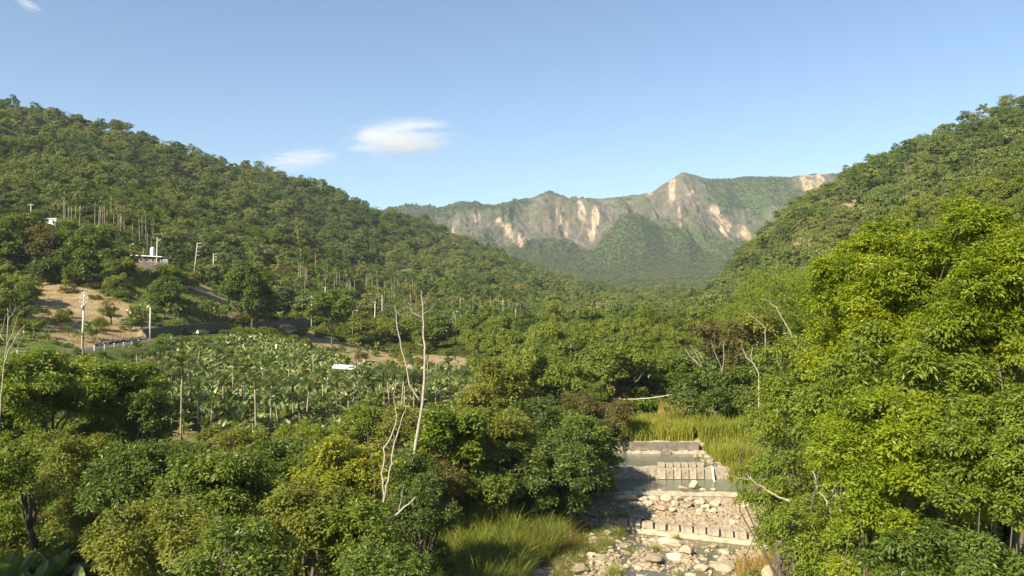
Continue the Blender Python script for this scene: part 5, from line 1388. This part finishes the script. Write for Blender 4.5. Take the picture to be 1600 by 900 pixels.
# ------------------------------------------------------------------ poles, lamps, walls, houses
def arm(b, x0, x1, z, y=0, t=.05, mat=0): b.box(x0, x1, y - t, y + t, z - t, z + t, mat)
def utility_pole(px, pt, pb, Y, label, arms=(), lean=0.0, r=.16, transformer=False, group=None, arm_side=0):
    p = ground(px, Y); zt = (PY0 - pt) / F * Y; h = zt - p.z
    root = empty("utility_pole", p); tag(root, label, "pole", group)
    b = Buf(); L = lean * h; b.tube([(0, 0, -.6), (L * .5, 0, h * .5), (L, 0, h)], [r * 1.25, r, r * .75], 8); b.obj("post", M['pole'], root, smooth=True)
    for (dz, w) in arms:
        z = h - dz; x = L * z / h; bb = Buf(); x0, x1 = (-w / 2, w / 2) if arm_side == 0 else ((0, w) if arm_side > 0 else (-w, 0))
        bb.box(x + x0, x + x1, -.24, -.14, z - .06, z + .06); bb.obj("crossarm", M['steel'], root)
        for q in (0.05, .5, .95):
            ib = Buf(); xx = x + x0 + (x1 - x0) * q; ib.tube([(xx, -.19, z + .06), (xx, -.19, z + .14), (xx, -.19, z + .16), (xx, -.19, z + .26)], [.03, .06, .04, .05], 6); ib.obj("insulator", M['white'], root)
    if transformer:
        bb = Buf(); bb.tube([(L * .7, -.45, h - 3.5), (L * .7, -.45, h - 3.4), (L * .7, -.45, h - 2.7), (L * .7, -.45, h - 2.6)], [.2, .28, .28, .2], 10); bb.obj("transformer", M['steel'], root, smooth=True)
    return root
utility_pole(129, 455, 545, 150, "tall white concrete pole with crossarms in front of the brown slope", [(.3, .9), (1.3, 1.7), (2.1, 1.5)], .03, .2, True)
utility_pole(235, 480, 526, 188, "plain white post without crossarms at the start of the first wall", [], 0, .17)
utility_pole(244, 371, 430, 262, "tall white pole beside the flat roofed building", [(.6, 1.3), (1.1, 1.1)], .02, .18, arm_side=1)
utility_pole(47, 318, 345, 300, "utility pole above the small white hut", [(.5, 2.2)], 0, .16)
utility_pole(302, 379, 415, 285, "leaning pole with three pairs of brackets on the left slope", [(.3, 1.6), (1.5, 1.6), (3.2, 1.5), (4.6, 1.3)], .10, .15, arm_side=1)
utility_pole(333, 396, 425, 292, "half hidden pole with three short crossarms right of the leaning one", [(.3, 1.3), (1.3, 1.3), (2.5, 1.2)], 0, .16, arm_side=1)
utility_pole(487, 461, 505, 262, "white pole with one crossarm at the end of the second wall", [(.9, 1.5)], 0, .16)
utility_pole(585, 471, 510, 268, "white pole standing left of the two poles on the middle slope", [(.5, .9)], .02, .16)
utility_pole(597, 461, 498, 300, "slender pole just behind on the right of the white one", [(.6, .9)], 0, .14)
utility_pole(508, 448, 480, 330, "distant pole above the round roadside tree", [(.4, 1.8)], 0, .16)
utility_pole(523, 459, 485, 335, "short distant pole right of the one above the round tree", [(.5, 1.7)], 0, .15)
def street_lamp(px, pt, Y, label, side=1, reach=1.3):
    p = ground(px, Y); h = (PY0 - pt) / F * Y - p.z; root = empty("street_lamp", p); tag(root, label, "street lamp")
    b = Buf(); ts = np.linspace(0, math.pi / 2, 5); pts = [(0, 0, -.4), (0, 0, h * .5), (0, 0, h - .6)] + [(side * reach * (1 - math.cos(a)) * .8, 0, h - .6 + .6 * math.sin(a)) for a in ts[1:]]
    b.tube(pts, [.09, .08, .06, .05, .045, .04, .04], 6); b.obj("post", M['pole'], root, smooth=True)
    b = Buf(); x = side * reach * .8; b.box(min(x, x + side * .7), max(x, x + side * .7), -.14, .14, h - .1, h + .06); b.obj("lamp_head", M['white'], root)
street_lamp(58, 331, 292, "street lamp left of the small white hut", -1)
street_lamp(551, 485, 262, "street lamp with a curved arm by the cleared bank", 1)
street_lamp(708, 487, 285, "street lamp between dark trees right of the tall dead tree", 1)
street_lamp(202, 381, 275, "street lamp behind the flat roofed building", 1, 1.0)
street_lamp(148, 353, 300, "short street lamp among the areca palms", 1, .9)

# retaining walls
def retaining(name, label, pxs, Ys, h0, h1, mat):
    pts = [((p - 800) / F * Y, Y) for p, Y in zip(pxs, Ys)]; org = Vector((pts[0][0], pts[0][1], 0)); b = Buf(); n = 24
    t = np.linspace(0, 1, n); xs = np.interp(t, np.linspace(0, 1, len(pts)), [p[0] for p in pts]); ys = np.interp(t, np.linspace(0, 1, len(pts)), [p[1] for p in pts])
    sd, zr = road_info(xs, ys); z0 = zr - .3; z1 = zr + np.linspace(h0, h1, n) + RNG.uniform(-.04, .04, n)
    org = Vector((xs[0], ys[0], zr[0])); wall_strip(b, list(zip(xs - org.x, ys - org.y)), z0 - org.z, z1 - org.z, .5)
    root = empty(name, org); tag(root, label, "wall"); b.obj("face", M[mat], root)
    c = Buf(); wall_strip(c, list(zip(xs - org.x, ys - org.y - .08)), z1 - org.z + .003, z1 - org.z + .14, .66); c.obj("coping", M['grey_concrete'], root)
    return root
def at_offset(i0, i1, d, n=8):
    """points along the road, offset d uphill, from column i0 to column i1"""
    m = [(p + nr * d) for p, nr in zip(pp, nr_)]; us = np.array([uv(q[0], q[1]) for q in m])
    return [(float(np.interp(u, us, [uv(q[0], q[1]) for q in m])), float(np.interp(u, us, [q[1] for q in m]))) for u in np.linspace(i0, i1, n)]
q = at_offset(224, 356, 3.45); retaining("retaining_wall", "long dark weathered retaining wall behind the plain white post", [a for a, c in q], [c for a, c in q], 2.3, 3.1, 'dark_concrete')
q = at_offset(388, 488, 3.45); retaining("retaining_wall", "second retaining wall, grey, below the tall dark leaning tree", [a for a, c in q], [c for a, c in q], 2.6, 3.6, 'dark_concrete')
p = ground(377, 226); b = Buf(); rough_block(b, 0, 0, -.2, 2.2, 1.0, 1.5, j=.12); o = b.obj("concrete_block", M['pale_concrete'], None, p); tag(o, "pale broken concrete block in the gap between the two retaining walls", "concrete block")
# guard rails on the valley side of the road
def guard_rail(u0, u1, label, rails=(.35, .72), step=2.0, posts_up=1.0):
    pts = []; n = 200; m = np.array([(p - nr * 3.2) for p, nr in zip(pp, nr_)]); us = uv(m[:, 0], m[:, 1]); U = np.linspace(u0, u1, n)
    X = np.interp(U, us, m[:, 0]); Y = np.interp(U, us, m[:, 1]); Z = np.interp(U, us, zz)
    L = np.concatenate([[0], np.cumsum(np.hypot(np.diff(X), np.diff(Y)))]); root = empty("guard_rail", (X[0], Y[0], Z[0])); tag(root, label, "guard rail")
    k = int(L[-1] // step)
    for i in range(k + 1):
        l = i * step; x, y, z = (np.interp(l, L, a) for a in (X, Y, Z)); b = Buf(); b.box(-.07, .07, -.07, .07, -.4, posts_up); b.obj("post", M['white'], root, (x - X[0], y - Y[0], z - Z[0]))
    for h in rails:
        b = Buf(); ll = np.linspace(0, k * step, 24); b.tube([(np.interp(l, L, X) - X[0], np.interp(l, L, Y) - Y[0] - .1, np.interp(l, L, Z) - Z[0] + h) for l in ll], .075, 5); b.obj("rail", M['pole'], root)
guard_rail(28, 82, "white posted guard rail at the left end of the road", step=2.4)
guard_rail(148, 225, "white guard rail along the road just left of the first wall", step=3.2)
# small post fence at the bend
root = empty("post_fence", ground(447, 232)); tag(root, "row of little posts along the edge of the road above the bare bank", "fence"); p0 = root.location
for i in range(14):
    t = i / 13; p = ground(446 + 46 * t, 233 + 20 * t); b = Buf(); b.box(-.09, .09, -.09, .09, -.2, .75); b.obj("post", M['grey_concrete'], root, p - p0)
b = Buf(); b.tube([tuple(ground(446 + 46 * t, 233 + 20 * t) - p0 + Vector((0, 0, .6))) for t in np.linspace(0, 1, 10)], .035, 5); b.obj("rail", M['steel'], root)
# small white road sign
p = ground(309, 207.5); root = empty("road_sign", p); tag(root, "small white triangular sign standing before the first wall", "sign")
b = Buf(); b.tube([(0, 0, -.3), (0, 0, 1.0)], .04, 6); b.obj("post", M['steel'], root)
b = Buf(); b.add([(-.42, -.06, .8), (.42, -.06, .8), (0, -.06, 1.7), (-.42, -.02, .8), (.42, -.02, .8), (0, -.02, 1.7)], [(0, 3, 4, 1), (1, 4, 5, 2), (2, 5, 3, 0)], [(0, 1, 2), (5, 4, 3)]); b.obj("plate", M['white'], root)
# narrow concrete channel on the brown slope
a = ground(198, 213); c = ground(221, 206); root = empty("concrete_beam", a); tag(root, "pale concrete beam lying across the upper brown slope", "beam")
b = Buf(); d = c - a; b.tube([(0, 0, .25), tuple(d * .5 + Vector((0, 0, .35))), tuple(d + Vector((0, 0, .2)))], .22, 4); b.obj("body", M['pale_concrete'], root)

# white hut
def hut():
    p = ground(78, 298); zt = (PY0 - 341) / F * 298; root = empty("hut", p); tag(root, "small white hut peeking out of the trees high on the left slope", "hut"); h = zt - p.z
    b = Buf(); b.box(-2.1, 2.1, 0, 3.2, -.5, h - .25); b.obj("wall", M['white'], root)
    b = Buf(); b.box(-2.35, 2.35, -.3, 3.5, h - .247, h); b.obj("roof", M['white'], root)
    for x in (-1.1, 1.0):
        b = Buf(); b.box(x - .35, x + .35, -.05, -.004, h - 1.4, h - .7); b.obj("window", M['glass'], root)
    b = Buf(); b.box(-3.3, -2.36, .6, 1.6, h - .9, h - .35); b.obj("awning", M['white'], root)
hut()
# flat roofed building on its stone base
def building():
    Y = 262; p = ground(232, Y); zt = (PY0 - 398) / F * Y; k = Y / F; root = empty("building", Vector((p.x, Y, zt - 5.4))); tag(root, "low flat roofed building on a dark stone base, beside the tall white pole", "building")
    x0, x1 = (205 - 232) * k, (253 - 232) * k; R_ = root.location; H0 = 5.4
    b = Buf(); b.box(x0, x1 + 2.0, .0, 7, -.3, H0 - 2.55); b.obj("stone_base", M['dark_concrete'], root)
    b = Buf(); b.box(x0 + .3, x1 - .4, .6, 6.6, H0 - 2.547, H0 - .5); b.obj("wall", M['grey_concrete'], root)
    b = Buf(); b.add([(x0 - .4, -.3, H0 + .05), (x1, -.3, H0 - .55), (x1, 7, H0 - .55), (x0 - .4, 7, H0 + .05), (x0 - .4, -.3, H0 - .25), (x1, -.3, H0 - .8), (x1, 7, H0 - .8), (x0 - .4, 7, H0 - .25)], [(0, 1, 2, 3), (7, 6, 5, 4), (0, 4, 5, 1), (1, 5, 6, 2), (2, 6, 7, 3), (3, 7, 4, 0)]); b.obj("roof", M['white'], root)
    for i, x in enumerate(np.linspace(x0 + 1.0, x1 - 1.4, 5)):
        fr = Buf(); fr.box(x - .62, x + .62, .52, .597, H0 - 2.2, H0 - 1.15); f = fr.obj("window", M['white'], root)
        g = Buf(); g.box(x - .5, x + .5, .47, .517, H0 - 2.1, H0 - 1.25); g.obj("pane", M['glass'], f)
    rl = Buf()
    for x in np.linspace(x1 + .2, x1 + 1.8, 5): rl.box(x - .05, x + .05, .1, .2, H0 - 2.55, H0 - 1.65)
    rl.box(x1 + .2, x1 + 1.8, .11, .19, H0 - 1.647, H0 - 1.55); rl.obj("railing", M['white'], root)
building()
# water tank
p = ground(238, 280); zt = (PY0 - 386) / F * 280; root = empty("water_tank", Vector((p.x, p.y, zt - 2.6))); tag(root, "white cylindrical water tank behind the flat roofed building", "water tank")
b = Buf(); b.tube([(0, 0, -2), (0, 0, 0), (0, 0, 1.15), (0, 0, 2.2), (0, 0, 2.3)], [.85, .85, .87, .85, .75], 20); b.obj("body", M['white'], root, smooth=False)
b = Buf(); b.tube([(0, 0, 2.3), (0, 0, 2.45), (0, 0, 2.6)], [.5, .48, .3], 14); b.obj("lid", M['white'], root)
# white shed roof in the field
Y_ = 158; p = ground(538, Y_); zt = (PY0 - 574) / F * Y_; root = empty("shed", Vector((p.x, Y_, p.z))); tag(root, "open shed with a long white roof standing in the banana field", "shed"); h = zt - p.z
b = Buf(); w = 2.25; b.add([(-w, -.7, h), (w, -.7, h - .35), (w, 1.3, h + .25), (-w, 1.3, h + .6), (-w, -.7, h - .08), (w, -.7, h - .43), (w, 1.3, h + .17), (-w, 1.3, h + .52)], [(0, 1, 2, 3), (7, 6, 5, 4), (0, 4, 5, 1), (1, 5, 6, 2), (2, 6, 7, 3), (3, 7, 4, 0)]); b.obj("roof", M['white'], root)
for x in (-w + .2, w - .2):
    for y in (-.5, 1.1): b = Buf(); b.box(x - .06, x + .06, y - .06, y + .06, -.3, h - .45 + (.5 if y > 0 else 0) - (.0 if x < 0 else .05)); b.obj("post", M['bark'], root)
# bags around the banana bunches
BAGM = []
for i in range(2):
    b = Buf(); b.tube([(0, 0, .5), (0, 0, .45), (.02, 0, .2), (0, .02, -.25), (0, 0, -.45)], [.03, .14, .24, .27, .17], 9); BAGM.append(b.mesh("fruit_bag", M['bag'] if i == 0 else M['blue_bag'], True))
for (px, py, m, s, lab) in [(279, 551, 0, 1.3, "white fruit bag near the left end of the banana field, below the first wall"), (432, 542, 0, 1.3, "white fruit bag at the upper edge of the banana field"), (513, 595, 0, 1.3, "white fruit bag below the left end of the white shed roof"), (537, 610, 0, 1.5, "white fruit bag hanging low left of the brightest one"), (554, 605, 0, 1.6, "brightest white fruit bag near the middle areca palms"),
                      (417, 660, 1, .8, "blue fruit bag at the lower edge of the banana field"), (673, 652, 0, 1.1, "white fruit bag right of the tall dead tree"), (505, 669, 0, 1.0, "white fruit bag beside the feathery yellow green shrub")]:
    Y_ = first_hit(px, py + 14, 95, 240) - 2.0; o = bpy.data.objects.new("fruit_bag", BAGM[m]); link(o); o.location = P3(px, py, Y_); o.scale = (s, s, s); tag(o, lab, "fruit bag")
# pale pipe across the head of the stream
Y_ = 105; root = empty("pipe", P3(962, 623, Y_)); tag(root, "long pale pipe strung across the valley at the head of the stream", "pipe")
b = Buf(); A = P3(955, 623, Y_ + 2); B_ = P3(1064, 613, Y_ - 1); o0 = np.array(root.location)
b.tube([A + (B_ - A) * t - o0 + np.array([0, 0, -.35 * math.sin(math.pi * t)]) for t in np.linspace(0, 1, 12)], .05, 6); b.obj("tube", M['pole'], root, smooth=True)
# rock pinnacle on the right hillside
Yp = 330.0; z = (PY0 - 472) / F * Yp; xg = (1151 - 800) / F * Yp; gz = float(H(xg, Yp)); top = (PY0 - 455) / F * Yp
b = Buf(); hh = top - gz
for dx, w, h, dy in ((-.6, .85, .72, 0), (.5, 1.0, .86, .3), (.05, .7, 1.0, .5)):
    k = np.linspace(0, 1, 6); b.tube([(dx + random.uniform(-.15, .15), dy, hh * h * t) for t in k], [w * 1.5, w * 1.3, w * 1.2, w, w * .9, w * .35], 7)
o = b.obj("rock_pinnacle", M['rock'], None, (xg, Yp, gz)); tag(o, "pale standing rock pinnacle above the yellowish bamboo", "rock")

# ------------------------------------------------------------------ clouds, far off and high
def cloud(px, py, w, h, Y, dens, seed, label, stretch=(1, 1, 1), tilt=0.0):
    k = Y / F; bm = bmesh.new(); bmesh.ops.create_cube(bm, size=2)
    me = bpy.data.meshes.new("cloud"); bm.to_mesh(me); bm.free(); o = bpy.data.objects.new("cloud", me); link(o)
    o.location = P3(px, py, Y); o.scale = (w / 2 * k, w / 2 * k * .5, h / 2 * k); o.rotation_euler = (0, tilt, 0); tag(o, label, "cloud")
    m = bpy.data.materials.new("cloud"); m.use_nodes = True; t = m.node_tree; t.nodes.clear(); out = N(t, "ShaderNodeOutputMaterial"); pv = N(t, "ShaderNodeVolumePrincipled"); t.links.new(pv.outputs[0], out.inputs["Volume"])
    pv.inputs["Color"].default_value = (1, 1, 1, 1); pv.inputs["Anisotropy"].default_value = .2
    tc = N(t, "ShaderNodeTexCoord"); ln = N(t, "ShaderNodeVectorMath", operation='LENGTH'); t.links.new(tc.outputs["Object"], ln.inputs[0])
    mp = N(t, "ShaderNodeMapping"); mp.inputs["Scale"].default_value = (1.3 * stretch[0], .8 * stretch[1], 3.4 * stretch[2]); mp.inputs["Location"].default_value = (seed * 3.7, seed, 0); mp.inputs["Rotation"].default_value = (0, .3, 0); t.links.new(tc.outputs["Object"], mp.inputs[0])
    n = noise_tex(t, 1.0, 6, .62, mp.outputs[0]); n.inputs["Distortion"].default_value = .6
    fall = math_(t, 'SUBTRACT', 1.0, ln.outputs["Value"]); v = math_(t, 'ADD', math_(t, 'MULTIPLY', fall, .75), math_(t, 'MULTIPLY', math_(t, 'SUBTRACT', n.outputs[0], .52), 2.6))
    d = math_(t, 'MULTIPLY', math_(t, 'MAXIMUM', v, 0.0), math_(t, 'MULTIPLY', math_(t, 'MAXIMUM', fall, 0.0), 3.0, True)); t.links.new(math_(t, 'MULTIPLY', d, dens), pv.inputs["Density"])
    me.materials.append(m); return o
cloud(628, 217, 215, 74, 9000, .0066, 1, "bright wispy white cloud, the larger one above the left ridge", tilt=-.06)
cloud(466, 249, 150, 44, 9000, .0048, 2, "faint thin streak of cloud just over the left ridge", tilt=-.08)
cloud(38, 4, 60, 22, 9000, .005, 4, "scrap of cloud at the top left corner of the sky", tilt=.5)

# ------------------------------------------------------------------ the air
me = bpy.data.meshes.new("haze"); bm = bmesh.new(); bmesh.ops.create_cube(bm, size=1); bm.to_mesh(me); bm.free()
hz = bpy.data.objects.new("haze", me); link(hz); tag(hz, kind="stuff")
zb, zt = -60.0, 620.0
hz.location = (0, 1430, (zb + zt) / 2); hz.scale = (23000, 4460, zt - zb)
m = bpy.data.materials.new("haze"); m.use_nodes = True; t = m.node_tree; t.nodes.clear(); out = N(t, "ShaderNodeOutputMaterial"); pv = N(t, "ShaderNodeVolumePrincipled")
pv.inputs["Color"].default_value = (.72, .86, 1.0, 1); pv.inputs["Density"].default_value = .00007; pv.inputs["Anisotropy"].default_value = .0
t.links.new(pv.outputs[0], out.inputs["Volume"]); me.materials.append(m)
# ------------------------------------------------------------------ what sets one tree or palm apart: the landmark it grows next to
MARKS = [("the small white hut", 78, 345), ("the flat roofed building", 232, 408), ("the leaning pole with brackets", 304, 392), ("the tall pole before the brown slope", 129, 490), ("the white shed roof", 538, 576), ("the tall dead tree", 655, 600),
         ("the lone tall areca palm", 828, 580), ("the pale pipe over the stream", 1010, 618), ("the bamboo thicket", 1205, 475), ("the farthest check dam", 1035, 698), ("the pale rock pinnacle", 1151, 463), ("the round tree beside the road", 517, 485),
         ("the plain post at the first wall", 235, 503), ("the small white road sign", 309, 517), ("the blue fruit bag", 417, 660), ("the bent bare pole", 1222, 505), ("the many stemmed bare tree", 1100, 575), ("the distant poles above the road", 515, 462), ("the two slender poles", 591, 485),
         ("the second retaining wall", 435, 515), ("the dark leaning tree", 392, 455), ("the second street lamp from the right", 551, 492), ("the rightmost street lamp", 708, 492), ("the bare brown bank", 560, 535)]
bpy.context.view_layer.update()
def relabel(pick, noun, lift, most, reach):
    bucket = {}
    for o in bpy.data.objects:
        if o.parent is not None or not pick(o): continue
        x, y, z = o.location
        if y < 50 or y > 430: continue
        u, v = 800 + F * x / y, PY0 - F * (z + lift) / y
        if not (0 < u < 1600 and 0 < v < 900): continue
        d, nm, mu, mv = min((math.hypot(u - a, v - c), nm, a, c) for nm, a, c in MARKS)
        if d > reach: continue
        side = ("left of" if u < mu else "right of") if abs(u - mu) > abs(v - mv) else ("above" if v < mv else "below")
        bucket.setdefault((nm, side), []).append((d, o))
    words = ["nearest", "second nearest", "third nearest", "fourth nearest"]
    for (nm, side), L in bucket.items():
        for k, (d, o) in enumerate(sorted(L, key=lambda q: q[0])[:most]):
            o["label"] = "%s on the side %s %s, %s to it" % (noun, side, nm, words[k]) if False else "%s %s %s, the %s one" % (noun, side, nm, words[k])
relabel(lambda o: o.get("category") == "tree" and str(o.get("group", "")).startswith("trees of"), "green tree", 5, 4, 120)
relabel(lambda o: o.get("category") == "palm" and "group" in o, "areca palm", 6, 4, 120)
print("OBJECTS TOTAL", len(bpy.data.objects))
